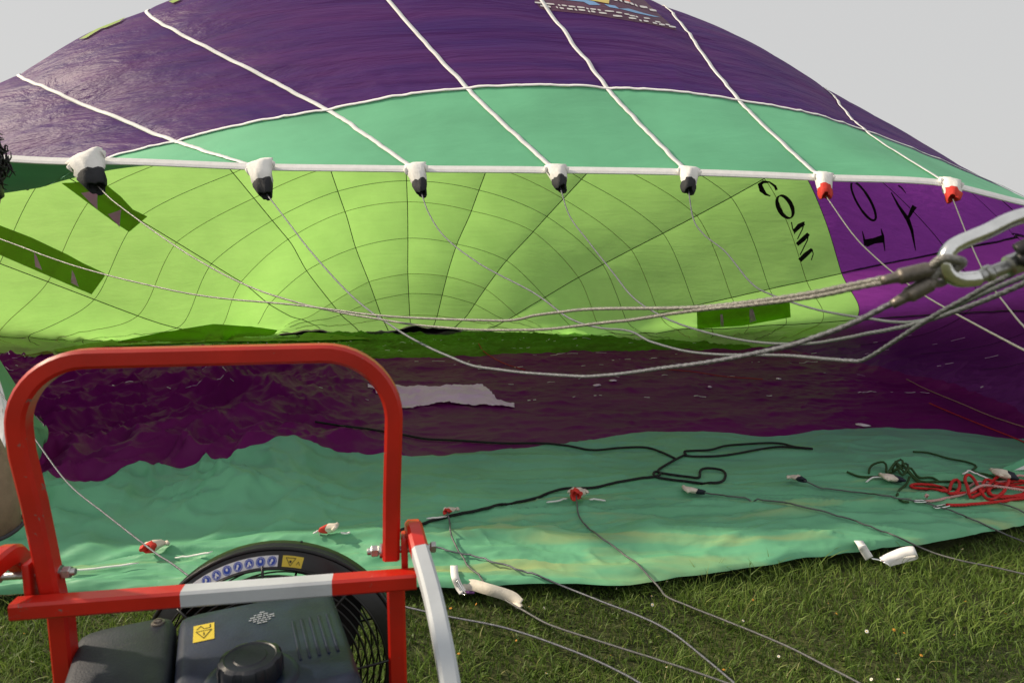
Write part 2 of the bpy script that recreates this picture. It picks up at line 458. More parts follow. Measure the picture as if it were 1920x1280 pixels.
def S(u, k, off=0.0, bulge=True):
    """cloth surface; off > 0 lies outside, off < 0 inside"""
    u = np.atleast_1d(np.asarray(u, float)); k = np.atleast_1d(np.asarray(k, float))
    P = S0(u, k)
    e = 1e-3
    du = S0(np.clip(u + e, 0, 8), k) - S0(np.clip(u - e, 0, 8), k)
    dk = S0(u, k + e) - S0(u, k - e)
    Nn = np.cross(dk, du)
    Nn /= np.linalg.norm(Nn, axis=2, keepdims=True) + 1e-9
    ax = P.copy(); ax[..., 0] = -1.2; ax[..., 2] = 1.3; ax[..., 1] = np.minimum(P[..., 1], 10.5)
    sgn = np.sign(np.sum(Nn * (P - ax), axis=2, keepdims=True)); sgn[sgn == 0] = 1
    Nn = Nn * sgn
    wall = smooth01((P[..., 2] - .10) / .35)[..., None]
    if bulge:
        fr = k - np.floor(k)
        w = np.linalg.norm(S0(u, np.floor(k) + 1) - S0(u, np.floor(k)), axis=2)
        amp = np.interp(u, [0, .15, 1, 1.6, 4, 7, 8], [0.0, .006, .02, .028, .03, .045, 0])[:, None]
        P = P + Nn * (amp * w * np.sin(math.pi * fr)[None] ** .8)[..., None] * wall
        # soft creases running round the envelope
        cr = .034 * (fbm(P[..., 0] * .55 + 9, P[..., 2] * 2.2 + P[..., 1] * 2.2, 41, 3) - .5) * np.interp(u, [0, .9, 1.5, 8], [0, .2, 1, .5])[:, None]
        P = P + Nn * cr[..., None] * wall
    if bulge:
        dk_ = np.abs((k + .5) % 1.0 - .5)[None]                  # gathers where the cloth is sewn to the tapes
        kk = np.broadcast_to(k[None], P.shape[:2]); ug = np.broadcast_to(u[:, None], P.shape[:2])
        ga = np.exp(-(dk_ / .16) ** 2) * np.interp(u, [0, .9, 1.2, 4, 5, 8], [.2, .2, 1, .9, .35, .1])[:, None]
        sk = np.exp(-((ug - 1.08) / .14) ** 2)
        P = P + Nn * ((ga * .020 * (ridged(ug * 9, kk * 1.7, 141, 2) - .5) + sk * .014 * (ridged(kk * 9, ug * 2.2, 143, 2) - .5)))[..., None] * wall
    uu = np.broadcast_to(u[:, None], P.shape[:2])
    h = wrinkle(P[..., 0], P[..., 1], uu)
    flo = (1 - smooth01((P[..., 2] - .05) / .45))
    # the seam between green and purple wanders
    P[..., 1] += flo * (fbm(P[..., 0] * 1.9, uu * 0 + 3, 71, 3) - .5) * (.34 + .35 * (P[..., 0] < 0)) * np.exp(-((uu - 1) / .45) ** 2)
    P[..., 2] += flo * h * smooth01(uu / .05 + .15)
    P = P + Nn * off * wall
    P[..., 2] += -off * (1 - wall[..., 0])
    P[..., 2] = np.maximum(P[..., 2], .012)
    return P

def grid_faces(nu, nk):
    a = np.arange(nu * nk).reshape(nu, nk)
    return np.stack([a[:-1, :-1], a[:-1, 1:], a[1:, 1:], a[1:, :-1]], -1).reshape(-1, 4)

env = empty('balloon_envelope', (0, 6.0, 0))
tag(env, 'half inflated hot air balloon envelope lying on its side, purple, lime and sea green', 'balloon')
PINV = Matrix.Translation((0, -6.0, 0))
def child(o, par=None):
    o.parent = par or env
    if o.parent is env: o.matrix_parent_inverse = PINV
    return o

WHITE_POLY = np.array([G(x + random.uniform(-4, 4), y + random.uniform(-1.2, 1.2), .08)[:2] for x, y in [(690, 733), (745, 729), (790, 733), (850, 727), (905, 726), (925, 742), (930, 753), (966, 760), (962, 766), (900, 766), (860, 767), (820, 765), (790, 770), (745, 777), (735, 760), (690, 742)]])
def in_poly(x, y, poly):
    c = np.zeros(x.shape, bool); n = len(poly)
    for i in range(n):
        x1, y1 = poly[i]; x2, y2 = poly[(i + 1) % n]
        s = ((y1 > y) != (y2 > y))
        c ^= s & (x < (x2 - x1) * (y - y1) / (y2 - y1 + 1e-12) + x1)
    return c

ROWS_UP = [0, 1] + [1 + .6 * i for i in range(1, 6)] + [4 + i / 7 for i in range(1, 8)] + [6, 7, 7.35, 7.7, 8]
ROWS_LO = [0, 1] + [1 + .6 * i for i in range(1, 6)] + [8]
BV, BF, nb = [], [], 0
white_v, white_f, nwv = [], [], 0
for g in range(NG):
    floor = 9 <= g <= 16
    rows = ROWS_LO if floor else ROWS_UP
    for r in range(len(rows) - 1):
        u0, u1 = rows[r], rows[r + 1]
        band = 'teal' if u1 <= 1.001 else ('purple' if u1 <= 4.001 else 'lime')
        c = S0([u0, (u0 + u1) / 2, u1], [g, g + .5, g + 1])
        lu = np.linalg.norm(c[2] - c[0], axis=1).max(); lk = np.linalg.norm(c[:, 2] - c[:, 0], axis=1).max()
        res = .021 if (floor or g in (8, 17)) else (.045 if u1 < 3.5 else .07)
        nu, nk = int(max(4, min(220, lu / res))) + 1, int(max(6, min(110, lk / res))) + 1
        V = S(np.linspace(u0, u1, nu), np.linspace(g, g + 1, nk) - np.array([0] * (nk - 1) + [1e-9]))
        V = V.reshape(-1, 3); Fq = grid_faces(nu, nk)
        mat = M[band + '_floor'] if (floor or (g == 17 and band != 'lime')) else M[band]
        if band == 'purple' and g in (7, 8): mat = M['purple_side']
        if band == 'purple' and floor:
            ctr = V[Fq].mean(1); ins = in_poly(ctr[:, 0], ctr[:, 1], WHITE_POLY)
            if ins.any():
                Vw_ = V.copy(); Vw_[:, 2] += .003 + .03 * creases(V[:, 0] * 1.6, V[:, 1] * 1.6, 301, 1.6) + .02 * ridged(V[:, 0] * 7, V[:, 1] * 7, 303, 2); white_v.append(Vw_); white_f.append(Fq[ins] + nwv); nwv += len(V)
        o = mesh_obj('fabric_panel', V, Fq, mat)
        child(o)
        BV.append(V); BF.append(Fq + nb); nb += len(V)
if white_v:
    Vw = np.concatenate(white_v); Fw = np.concatenate(white_f)
    idx = np.unique(Fw); remap = -np.ones(len(Vw), int); remap[idx] = np.arange(len(idx))
    o = child(mesh_obj('white_panel', Vw[idx], remap[Fw], M['white_cloth']))
    o['label'] = 'crumpled pinkish white panel in the purple floor'

# scoop: the loose green apron in front of the lower pockets
EDGE = crom([G(x, y, .05) for x, y in [(2150, 950), (2020, 972), (1920, 990), (1810, 1012), (1700, 1032), (1560, 1046), (1400, 1064), (1200, 1090), (1050, 1092), (850, 1104), (600, 1108), (350, 1112), (110, 1112), (-60, 1118), (-200, 1120)]], 10)
def scoop_pt(k, s):
    """k 8..18 along the mouth, s 0 at the pockets .. 1 at the free edge"""
    top = S0([0.0], np.atleast_1d(k))[0]
    top[:, 2] = np.minimum(top[:, 2], .06)
    f = np.interp(k, [8, 9, 10, 11, 12, 13, 14, 15, 16, 17, 18], [.02, .11, .22, .32, .42, .52, .60, .685, .80, .92, 1.0])
    f = f * (len(EDGE) - 1); i = np.clip(f.astype(int), 0, len(EDGE) - 2); t = (f - i)[:, None]
    e = EDGE[i] * (1 - t) + EDGE[i + 1] * t
    P = top[None] * (1 - s[:, None, None]) + e[None] * s[:, None, None]
    x, y = P[..., 0], P[..., 1]
    wx = x + .3 * (fbm(x, y, 81, 3) - .5); wy = y + .25 * (fbm(x * 1.2, y * 1.2, 82, 3) - .5)
    h = .075 * ridged(wx * .35, wy * 4.2, 83, 2) + .03 * ridged(wx * 1.0, wy * 11, 84, 2) + .05 * creases(x * .55, y * 1.9, 241) + .02 * creases(x, y * 2, 251, 2) + .015
    edge = np.sin(math.pi * np.clip(s, 0, 1)) ** .35
    P[..., 2] = .02 + h * (edge * .9 + .25)[:, None] + .02 * smooth01((s - .8) / .12)[:, None]
    P[..., 1] += (fbm(x * 2.1, y * 0 + 5, 85, 3) - .5) * .10 * s[:, None]
    return P
for g in range(8, 18):
    nu, nk = 80, 48
    V = scoop_pt(np.linspace(g, g + 1, nk) - (1e-9 if g == 17 else 0), np.linspace(0, 1, nu)).reshape(-1, 3)
    Fq = grid_faces(nu, nk)
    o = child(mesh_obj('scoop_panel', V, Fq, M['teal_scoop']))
    BV.append(V); BF.append(Fq + nb); nb += len(V)

BVH = BVHTree.FromPolygons([tuple(v) for v in np.concatenate(BV).tolist()], np.concatenate(BF).tolist())
CAM = Vector((0, 0, CAMZ))
def cast(px, py, off=.006):
    d = Vector(ray(px, py)).normalized()
    p, n, i, dist = BVH.ray_cast(CAM, d)
    if p is None: return None
    if n.dot(d) > 0: n = -n
    return np.array(p + n * off)
def on_cloth(px, py, off=.006):
    p = cast(px, py, off)
    return p if p is not None else G(px, py, .02)

# ------------------------------------------------------------------ ground
def ground_mat():
    m, N, L = new_mat('meadow_soil')
    out = N.new('ShaderNodeOutputMaterial'); p = N.new('ShaderNodeBsdfPrincipled')
    a = noise_node(N, L, 1.3, 6); b = noise_node(N, L, 30, 5)
    c1 = vary(N, L, (.045, .060, .014), a.outputs[0], .35, (.075, .085, .022))
    mx = N.new('ShaderNodeMixRGB'); mx.blend_type = 'MULTIPLY'; mx.inputs[0].default_value = .8
    L.new(c1, mx.inputs[1]); L.new(vary(N, L, (.8, .8, .8), b.outputs[0], .3), mx.inputs[2])
    L.new(mx.outputs[0], p.inputs['Base Color']); p.inputs['Roughness'].default_value = .95
    bp = N.new('ShaderNodeBump'); bp.inputs['Strength'].default_value = .8; bp.inputs['Distance'].default_value = .03
    L.new(b.outputs[0], bp.inputs['Height']); L.new(bp.outputs[0], p.inputs['Normal'])
    L.new(p.outputs[0], out.inputs[0])
    return m
M['ground'] = ground_mat()
gv = []
gx = np.concatenate([[-900, -200, -60, -20], np.linspace(-8, 10, 60), [20, 60, 200, 900]])
gy = np.concatenate([[-900, -200, -60, -20], np.linspace(-4, 14, 60), [20, 60, 200, 900]])
XX, YY = np.meshgrid(gx, gy)
ZZ = -.01 + .012 * (fbm(XX * 1.1, YY * 1.1, 91, 3) - .9)
ground = mesh_obj('ground', np.stack([XX, YY, ZZ], -1).reshape(-1, 3), grid_faces(len(gy), len(gx)), M['ground'])
ground['kind'] = 'structure'

# ------------------------------------------------------------------ tapes and seams on the envelope
def ribbon(name, us, ks, width, off, mat, along='u', wob=0.0, thick=.003, parent=None, gate=None):
    """flat band following the cloth along a meridian or a ring"""
    us = np.asarray(us, float); ks = np.asarray(ks, float)
    if along == 'u':
        C = S(us, [ks[0]], off)[:, 0]
        e = .04
        D = (S0(us, [ks[0] + e]) - S0(us, [ks[0] - e]))[:, 0]
    else:
        C = S([us[0]], ks, off)[0]
        e = .03
        D = S0([us[0] + e], ks)[0] - S0([max(0, us[0] - e)], ks)[0]
    T = np.gradient(C, axis=0); T /= np.linalg.norm(T, axis=1)[:, None] + 1e-9
    D = D - T * np.sum(D * T, axis=1)[:, None]; D /= np.linalg.norm(D, axis=1)[:, None] + 1e-9
    Nn = np.cross(T, D)
    if wob:
        n = len(C); ph = random.random() * 50
        C = C + D * ((fbm(np.arange(n) * .22 + ph, np.zeros(n), 5, 3) - .5) * wob)[:, None]
    w = np.full(len(C), width / 2)[:, None]
    rings = np.stack([C - D * w - Nn * thick / 2, C + D * w - Nn * thick / 2, C + D * w + Nn * thick / 2, C - D * w + Nn * thick / 2], 1)
    n = len(C); V = rings.reshape(-1, 3); Fc = []
    for i in range(n - 1):
        if gate is not None and not gate[i]: continue
        for j in range(4):
            k2 = (j + 1) % 4
            Fc.append((i * 4 + j, i * 4 + k2, i * 4 + 4 + k2, i * 4 + 4 + j))
    if not Fc: return None
    return child(mesh_obj(name, V, np.array(Fc), mat, None, False), parent)

for k in list(range(0, 9)) + [17, 18, 19]:
    us = np.linspace(0, 4, 200)
    o = ribbon('load_tape', us, np.full(200, k), .030, .009, M['tape'], 'u', .014)
    us = np.linspace(1, 8, 130)
    o = ribbon('inner_seam_shade', us, np.full(130, k), .013, -.012, M['seam_dark'] if True else None, 'u', .0)  # seam strip coloured dark for the light its outer tape blocks
ribbon('band_tape', [1.0], np.linspace(-1.2, 7.6, 260), .025, .009, M['tape'], 'k')
# rolled white hem along the mouth
hk = np.linspace(-2.6, 8.9, 330)
hem = MB(); HC = S([.012], hk, .012)[0]
Tn = np.gradient(HC, axis=0); Tn /= np.linalg.norm(Tn, axis=1)[:, None]
rings = []
for p, t in zip(HC, Tn):
    a_ = np.cross(t, (0, -.75, .66)); a_ /= np.linalg.norm(a_); b_ = np.cross(a_, t)
    rings.append([p + a_ * .026 * ca + b_ * .0035 * sa for ca, sa in [(1, -1), (1, 1), (.3, 1.7), (-1, 1), (-1, -1), (.2, -1.6)]])
hem.loft(rings)
child(hem.build('mouth_hem', M['tape'], None, False))
ribbon('ground_hem', [.004], np.linspace(9.0, 17.4, 300), .03, -.012, M['tape_old'], 'k', gate=fbm(np.arange(300) * .11, np.zeros(300), 17, 1) > .62)
# panel seams running round
ui = 0
for u in ROWS_UP[2:-1]:
    ks = np.linspace(-2.3 if u < 5.1 else -.6, 8.7 if u < 5.1 else 7.6, 260)
    mt = M['seam_purple'] if u < 3.99 else (M['seam_dark'] if ui % 2 == 0 else M['seam_tan'])
    if u > 3.99: ui += 1
    ribbon('ring_seam', [u], ks, .009 if u < 3.99 else .0075, -.010, mt, 'k')
# loose stitched tape ends that show in bits on the floor
for u in (1.9, 2.5, 3.1, 3.45, 3.8, 4.5, 5.2, 6.0):
    n = 420; ks = np.linspace(8.3, 17.4, n)
    g_ = fbm(np.arange(n) * .33, np.full(n, u), 19, 2) > .69
    ribbon('floor_seam_tape', [u], ks, .016, -.010, M['tape'], 'k', gate=g_, wob=.12)

# ------------------------------------------------------------------ pieces sewn on, and a painted shade band: drawn on the picture plane, laid on the cloth
def decal(name, poly, mat, off=.010, step=6, thick=0.0, hole=None, parent=None):
    poly = [np.asarray(p, float) for p in poly]
    pts, n = [], len(poly)
    loopi = []
    for i in range(n):
        a, b = poly[i], poly[(i + 1) % n]
        m_ = max(1, int(np.linalg.norm(b - a) / step))
        for t in range(m_): loopi.append(len(pts)); pts.append(a + (b - a) * t / m_)
    P = np.array(poly); lo, hi = P.min(0), P.max(0)
    gx_, gy_ = np.meshgrid(np.arange(lo[0], hi[0], step) + .37, np.arange(lo[1], hi[1], step) + .41)
    q = in_poly(gx_.ravel(), gy_.ravel(), P)
    edges = [(loopi[i], loopi[(i + 1) % len(loopi)]) for i in range(len(loopi))]
    allp = [Vector(p) for p in pts] + [Vector((x, y)) for x, y in zip(gx_.ravel()[q], gy_.ravel()[q])]
    r = delaunay_2d_cdt(allp, edges, [], 1, 1e-4)
    V = [cast(p.x, p.y, off) for p in r[0]]
    Fc = [tuple(f) for f in r[2] if all(V[i] is not None for i in f)]
    Fc = [f for f in Fc if max(np.linalg.norm(V[f[i]] - V[f[i - 1]]) for i in range(3)) < 1.2]
    V = [v if v is not None else np.zeros(3) for v in V]
    if not Fc: return None
    used = sorted({i for f in Fc for i in f}); rm = {a: b for b, a in enumerate(used)}
    return child(mesh_obj(name, [V[i] for i in used], [tuple(rm[i] for i in f) for f in Fc], mat), parent)

def stroke(pts, w):
    """outline of a thick polyline; w a width or one per point"""
    P = np.array(pts, float); w = np.broadcast_to(np.asarray(w, float), (len(P),))
    T = np.gradient(P, axis=0) if len(P) > 2 else np.repeat((P[1] - P[0])[None], 2, 0)
    T /= np.linalg.norm(T, axis=1)[:, None]; Nn = np.stack([-T[:, 1], T[:, 0]], 1)
    return list(P + Nn * w[:, None] / 2) + list((P - Nn * w[:, None] / 2)[::-1])

def ell_arc(cx, cy, a, b, tilt, t0, t1, w_side, w_end, n=26):
    """stroke along an ellipse, thick on its long sides"""
    t = np.linspace(t0, t1, n); ct, stt = math.cos(tilt), math.sin(tilt)
    x, y = a * np.cos(t), b * np.sin(t)
    return stroke(np.stack([cx + x * ct - y * stt, cy + x * stt + y * ct], 1), w_end + (w_side - w_end) * np.abs(np.sin(t)))

M['crown_black'] = M['black_cloth']
crown = MB()
rim = S([8.0], np.arange(0, 20, .25), .02)[0]
mid = rim.mean(0) + np.array((0, .35, .02))
crown.loft([rim, rim * .5 + mid * .5 + np.array((0, .12, 0)), rim * .1 + mid * .9 + np.array((0, .15, 0))], caps=(False, True))
child(crown.build('crown_opening', M['black_cloth']))
o = decal('wall_shade_band', [(30, 672), (120, 655), (200, 641), (300, 622), (400, 607), (470, 611), (560, 622), (640, 631), (700, 637), (640, 640), (400, 643), (200, 652), (60, 670)], M['lime_double_shade'], .03, 10)  # dark sheet standing for the shade at the lime wall's foot
for poly in ([(116, 342), (192, 338), (228, 368), (250, 392), (277, 405), (243, 434), (215, 416), (190, 397)],
             [(-8, 419), (0, 422), (60, 445), (128, 477), (155, 492), (200, 513), (188, 530), (172, 552), (100, 521), (0, 478), (-8, 474)],
             [(1306, 580), (1400, 572), (1480, 562), (1482, 592), (1390, 609), (1307, 614)]):
    decal('vent_flap', poly, M['lime_double_shade'], .035, 7)
M['tab'] = fabric('pale_vent_tab', (.74, .80, .55), (.6, .68, .4), .05, [(8, (1, 1, 1), .2, .02)], .6, .2)
for poly in ([(154, 360), (184, 355), (185, 392)], [(204, 400), (229, 391), (226, 424)], [(65, 472), (70, 480), (80, 506), (67, 500)], [(136, 505), (141, 515), (149, 538), (134, 530)],
             [(1350, 588), (1354, 587), (1357, 606), (1350, 607)], [(1405, 574), (1409, 573), (1417, 596), (1404, 600)]):
    decal('vent_tab', poly, M['tab'], .06, 5)
# inner lettering, read backwards through the cloth
D2 = math.radians
def letter(name, polys, mat):
    for p in polys: decal(name, p, mat, .016, 3.2)
z3 = lambda *a: [(1220 + x / 2.742, y / 2.742) for x, y in a]
z6 = lambda *a: [(1220 + x / 2.742, 360 + y / 2.742) for x, y in a]
letter('letter_c', [stroke(z3((648, 975), (640, 955), (612, 934), (580, 932), (562, 945), (572, 975), (592, 996), (616, 1006)), [5, 5, 3, 6, 9, 10, 5, 2])], M['letter'])
letter('letter_o', [ell_arc(1472, 387, 23, 12, D2(62), 0, math.pi, 8, 2.5), ell_arc(1472, 387, 23, 12, D2(62), math.pi, 2 * math.pi, 8, 2.5)], M['letter'])
letter('letter_m', [stroke(z6((724, 152), (730, 185), (742, 213)), 2.2), stroke(z6((738, 200), (765, 172), (790, 158)), [7, 9, 7]),
                    stroke(z6((790, 150), (782, 185), (755, 240)), [2, 2.2, 2]), stroke(z6((752, 268), (785, 240), (812, 212)), [7, 9, 7]),
                    stroke(z6((812, 212), (806, 245), (768, 322)), [2, 2.2, 2]), stroke(z6((766, 350), (795, 322), (830, 292)), [8, 9, 6]),
                    stroke(z6((830, 290), (836, 318), (826, 348)), 2)], M['letter'])
letter('letter_u', [ell_arc(1620, 376, 41, 12, D2(60), -1.9, 1.2, 5, 4), ell_arc(1620, 376, 41, 12, D2(60), 1.2, 4.4, 4, 4)], M['letter_p'])
letter('letter_i', [stroke(z3((1106, 1248), (1150, 1235), (1196, 1224)), [15, 11, 15]), stroke(z3((1090, 1185), (1100, 1230), (1104, 1262)), [1.5, 4, 4]),
                    stroke(z3((1186, 1172), (1196, 1210), (1206, 1288)), [1.5, 5, 1.5])], M['letter_p'])
letter('letter_y', [stroke(z3((1240, 985), (1275, 1050), (1325, 1125), (1345, 1180), (1364, 1285)), [2, 4.5, 8, 6, 1.5]), stroke(z3((1325, 1120), (1345, 1080), (1360, 1055)), [5, 8, 10]),
                    stroke(z3((1276, 948), (1295, 962), (1316, 990)), [3, 3, 1])], M['letter_p'])
# printed banner near the top edge of the picture
M['maroon'] = fabric('maroon_banner_cloth', (.19, .085, .15), (.35, .12, .22), .35, [(7, (.3, 3, 4), .4, .02)], .5, .3)
M['sky_blue'] = solid('sky_blue_print', (.20, .38, .66), .6)
M['yellow_print'] = solid('yellow_print', (.72, .56, .16), .6)
M['red_print'] = solid('red_print', (.55, .10, .08), .6)
M['white_print'] = solid('white_print', (.74, .70, .70), .6, amt=.05)
zl = lambda *a: [(990 + x / 6.62, y / 6.62) for x, y in a]
banner = decal('banner', zl((60, -180), (60, -20), (150, 110), (215, 132), (400, 150), (800, 190), (1100, 240), (1500, 305), (1850, 385), (1600, 160), (1430, 0), (1250, -180)), M['maroon'], .003, 5)
for p in ([(330, -60), (560, -30), (820, 30), (900, 75), (760, 72), (690, 35), (520, 15), (380, 5)], [(940, 60), (1080, 82), (1130, 118), (1250, 118), (1440, 175), (1640, 225), (1560, 218), (1330, 170), (1160, 125), (1010, 100)]):
    decal('blue_swoosh', zl(*p), M['sky_blue'], .005, 3)
decal('yellow_block', zl((690, -120), (1020, -60), (1000, 58), (700, 5)), M['yellow_print'], .007, 4)
decal('red_stroke', zl((1060, -40), (1240, -10), (1275, 42), (1200, 20), (1080, 2)), M['red_print'], .007, 3)
def glyphs(pts, hgt, wid):
    """row of small worn white characters"""
    for (x, y, dx, sk) in pts:
        decal('white_character', zl((x, y - hgt / 2), (x + dx * .45, y - hgt * .42), (x + dx, y - hgt * .1), (x + dx + sk, y + hgt / 2), (x + dx * .4 + sk, y + hgt * .42), (x + sk * .5, y + hgt * .12)), M['white_print'], .0075, 2.2)
glyphs([(80, 48, 100, 12), (210, 62, 110, 10), (370, 78, 26, 8), (415, 82, 60, 10), (500, 95, 80, 10), (605, 105, 90, 10), (720, 122, 30, 4), (770, 128, 70, 3), (860, 138, 40, 3), (950, 152, 110, 6),
        (1090, 170, 70, 6), (1190, 190, 60, 8), (1255, 210, 65, 8), (1330, 222, 30, 6), (1430, 240, 70, 14), (1570, 285, 60, 18), (1700, 320, 50, 10)], 22, 1)
glyphs([(150, 88, 80, 6), (240, 95, 40, 4), (345, 105, 24, 6), (390, 115, 50, 8), (480, 125, 70, 8), (575, 133, 30, 6), (625, 138, 80, 6), (740, 155, 26, 6), (780, 158, 50, 6), (875, 175, 90, 14),
        (1050, 212, 110, 10), (1245, 240, 90, 8), (1375, 268, 30, 6), (1430, 275, 60, 6), (1540, 300, 50, 14), (1620, 318, 70, 8), (1740, 345, 80, 16)], 26, 1)
glyphs([(1050, 10, 50, 8), (1130, 20, 30, 8), (1190, 40, 60, 12), (1260, 60, 40, 14), (1320, 80, 26, 14), (1380, 100, 90, 16), (1500, 140, 80, 16)], 34, 1)
M['lime_print'] = fabric('lime_print_cloth', (.50, .70, .18), (.55, .75, .2), .4, [], .6, .2)
for p in ([(150, 77), (168, 66), (182, 58), (193, 56), (180, 64), (164, 74)], [(182, 58), (196, 52), (222, 42), (238, 35), (226, 44), (200, 55)], [(318, 6), (336, 0), (342, 2), (326, 9)]):
    decal('lime_print', p, M['lime_print'], .014, 3)

# ------------------------------------------------------------------ cable pockets along the mouth
M['pocket'] = solid('white_pocket_cloth', (.82, .80, .77), .8, nscale=9, amt=.10, bump=.5, bscale=45)
M['pocket_old'] = solid('stained_pocket_cloth', (.74, .66, .55), .85, nscale=16, amt=.22, bump=.6, bscale=45)
M['cuff_black'] = solid('black_cuff_cloth', (.022, .023, .028), .8, amt=.3, bump=.4, bscale=80)
M['cuff_red'] = solid('red_cuff_cloth', (.62, .035, .022), .75, amt=.2, bump=.5, bscale=60)
M['cuff_navy'] = solid('navy_cuff_cloth', (.012, .016, .03), .8, amt=.3, bump=.4, bscale=80)

def pouch(base, out, right, w, ln, cuff, seed, body='pocket', squash=.42, cuff_len=.45, twist=0.0, sag=0.0):
    """tapering cloth sleeve: wide flat mouth sewn to the hem, loose cuff at the free end"""
    r_ = random.Random(seed)
    base, out, right = (np.asarray(v, float) for v in (base, out, right))
    out /= np.linalg.norm(out); right = right - out * right.dot(out); right /= np.linalg.norm(right); up = np.cross(right, out)
    def ring(t, ww, hh, sh=0.0):
        pts = []
        for j in range(18):
            a = 2 * math.pi * j / 18 + twist * t
            q = 1 + .16 * math.sin(3 * a + seed) * t + .10 * math.sin(5 * a + 2 * seed + 6 * t) + .06 * math.sin(8 * a + seed * 3 - 5 * t) + r_.uniform(-.05, .05)
            pts.append(base + out * (t * ln + .012 * math.sin(2 * a + seed) * t) + right * (math.cos(a) * ww * q + sh) + up * math.sin(a) * hh * q + np.array((0, 0, -sag * t * t)))
        return pts
    h = w * squash
    sh = r_.uniform(-.01, .02)
    b = MB()
    b.loft([ring(-.08, w * .62, h * .35), ring(.0, w * .58, h * .55), ring(.14, w * .54, h * .8, sh * .2), ring(.32, w * .50, h * .95, sh * .5), ring(.50, w * .45, h, sh * .8), ring(.60, w * .40, h * .92, sh)], caps=(True, False))
    # little frayed ear at each side of the hem
    for sgn in (-1, 1):
        b.tube([base + right * sgn * w * .50 + up * .004, base + right * sgn * w * .62 + out * ln * .10 - up * .004, base + right * sgn * w * .58 + out * ln * .26], [.010, .012, .003], 6)
    o = child(b.build('cable_pocket', M[body]))
    c = MB()
    c.loft([ring(.57, w * .415, h * .96, sh), ring(.66, w * .42, h, sh), ring(.80, w * .37, h * .92, sh), ring(.96, w * .30, h * .82, sh * 1.3), ring(.985, w * .26, h * .70, sh * 1.3), ring(.90, w * .22, h * .55, sh * 1.2), ring(.74, w * .16, h * .4, sh)], caps=(False, True))
    co = c.build('cuff', M[cuff]); co.parent = o; co.matrix_parent_inverse = Matrix.Identity(4)
    return base + out * ln * .92 + right * sh

def lip(k): return S([.0], [k])[0, 0]
tipT = {}
TOPP = [  # k, picture point of the pouch tip, width, cuff
    (0, (184, 350), .165, 'cuff_black'), (1, (500, 364), .125, 'cuff_black'), (2, (787, 362), .10, 'cuff_black'), (3, (1046, 353), .105, 'cuff_black'),
    (4, (1291, 358), .10, 'cuff_black'), (5, (1549, 368), .092, 'cuff_red'), (6, (1785, 373), .10, 'cuff_red')]
for k, tip, w, cuff in TOPP:
    b = lip(k) + np.array((0, -.02, .03)); t = U(*tip, b[1] - .10)
    tipT[k] = pouch(b, t - b, (1, 0, .0), w, np.linalg.norm(t - b) * 1.05, cuff, 3 + k)
M['badge_red'] = solid('red_badge', (.6, .04, .06), .6); M['badge_blue'] = solid('blue_badge', (.12, .16, .5), .6)
b0 = lip(0)
bd = MB(); bd.rbox(b0 + np.array((.0, -.072, .012)), (.062, .004, .022), .0018); child(bd.build('pocket_badge', M['badge_red']))
bd = MB(); bd.rbox(b0 + np.array((.002, -.076, .015)), (.046, .004, .012), .0018); child(bd.build('pocket_badge', M['badge_blue']))
# lower pockets lie on the cloth
LOWP = [  # picture base, picture tip, width, cuff, squash
    ((298, 1030), (300, 1048), .085, 'cuff_red', .32), ((632, 1000), (606, 1002), .045, 'cuff_red', .5), ((846, 966), (846, 973), .06, 'cuff_red', .25), ((1083, 932), (1085, 948), .09, 'cuff_red', .4),
    ((1282, 926), (1316, 929), .06, 'cuff_navy', .26), ((1485, 904), (1522, 912), .065, 'cuff_navy', .26), ((1655, 904), (1692, 906), .08, 'cuff_navy', .28), ((1862, 893), (1902, 900), .09, 'cuff_navy', .32)]
tipB = []
for i, (a, b, w, cuff, sq) in enumerate(LOWP):
    pa = on_cloth(*a, .012) + np.array((0, 0, .03)); pb = on_cloth(*b, .012) + np.array((0, 0, .02))
    d = pb - pa; ln = min(.12, max(np.linalg.norm(d) * 1.1, .075)); d = d / np.linalg.norm(d)
    if abs(d[1]) > .5: d = np.array((d[0] * .4, -1, .12)); d /= np.linalg.norm(d)
    tipB.append(pouch(pa, d, np.cross(d, (0, 0, 1)), w, ln, cuff, 20 + i, 'pocket_old', sq))

# bits of the white hem that stand clear of the folds beside the lower pockets
for pts in ([(1025, 947), (1045, 943), (1064, 939)], [(1104, 940), (1120, 941), (1136, 944)], [(1622, 908), (1634, 900), (1655, 899)], [(1802, 892), (1815, 887), (1835, 893), (1860, 905)],
            [(112, 1078), (180, 1070), (262, 1060)], [(330, 1049), (365, 1045), (400, 1038)], [(588, 1004), (600, 1001), (612, 1003)], [(640, 1002), (650, 1003), (658, 1001)], [(800, 978), (820, 975), (838, 972)]):
    m = MB(); P = np.array([on_cloth(x, y, .012) + np.array((0, 0, .008)) for x, y in np.array(crom([(a, b, 0) for a, b in pts], 5))[:, :2]])
    m.tube(P, [.002] + [.0055] * (len(P) - 2) + [.002], 6); child(m.build('hem_strip', M['tape']))

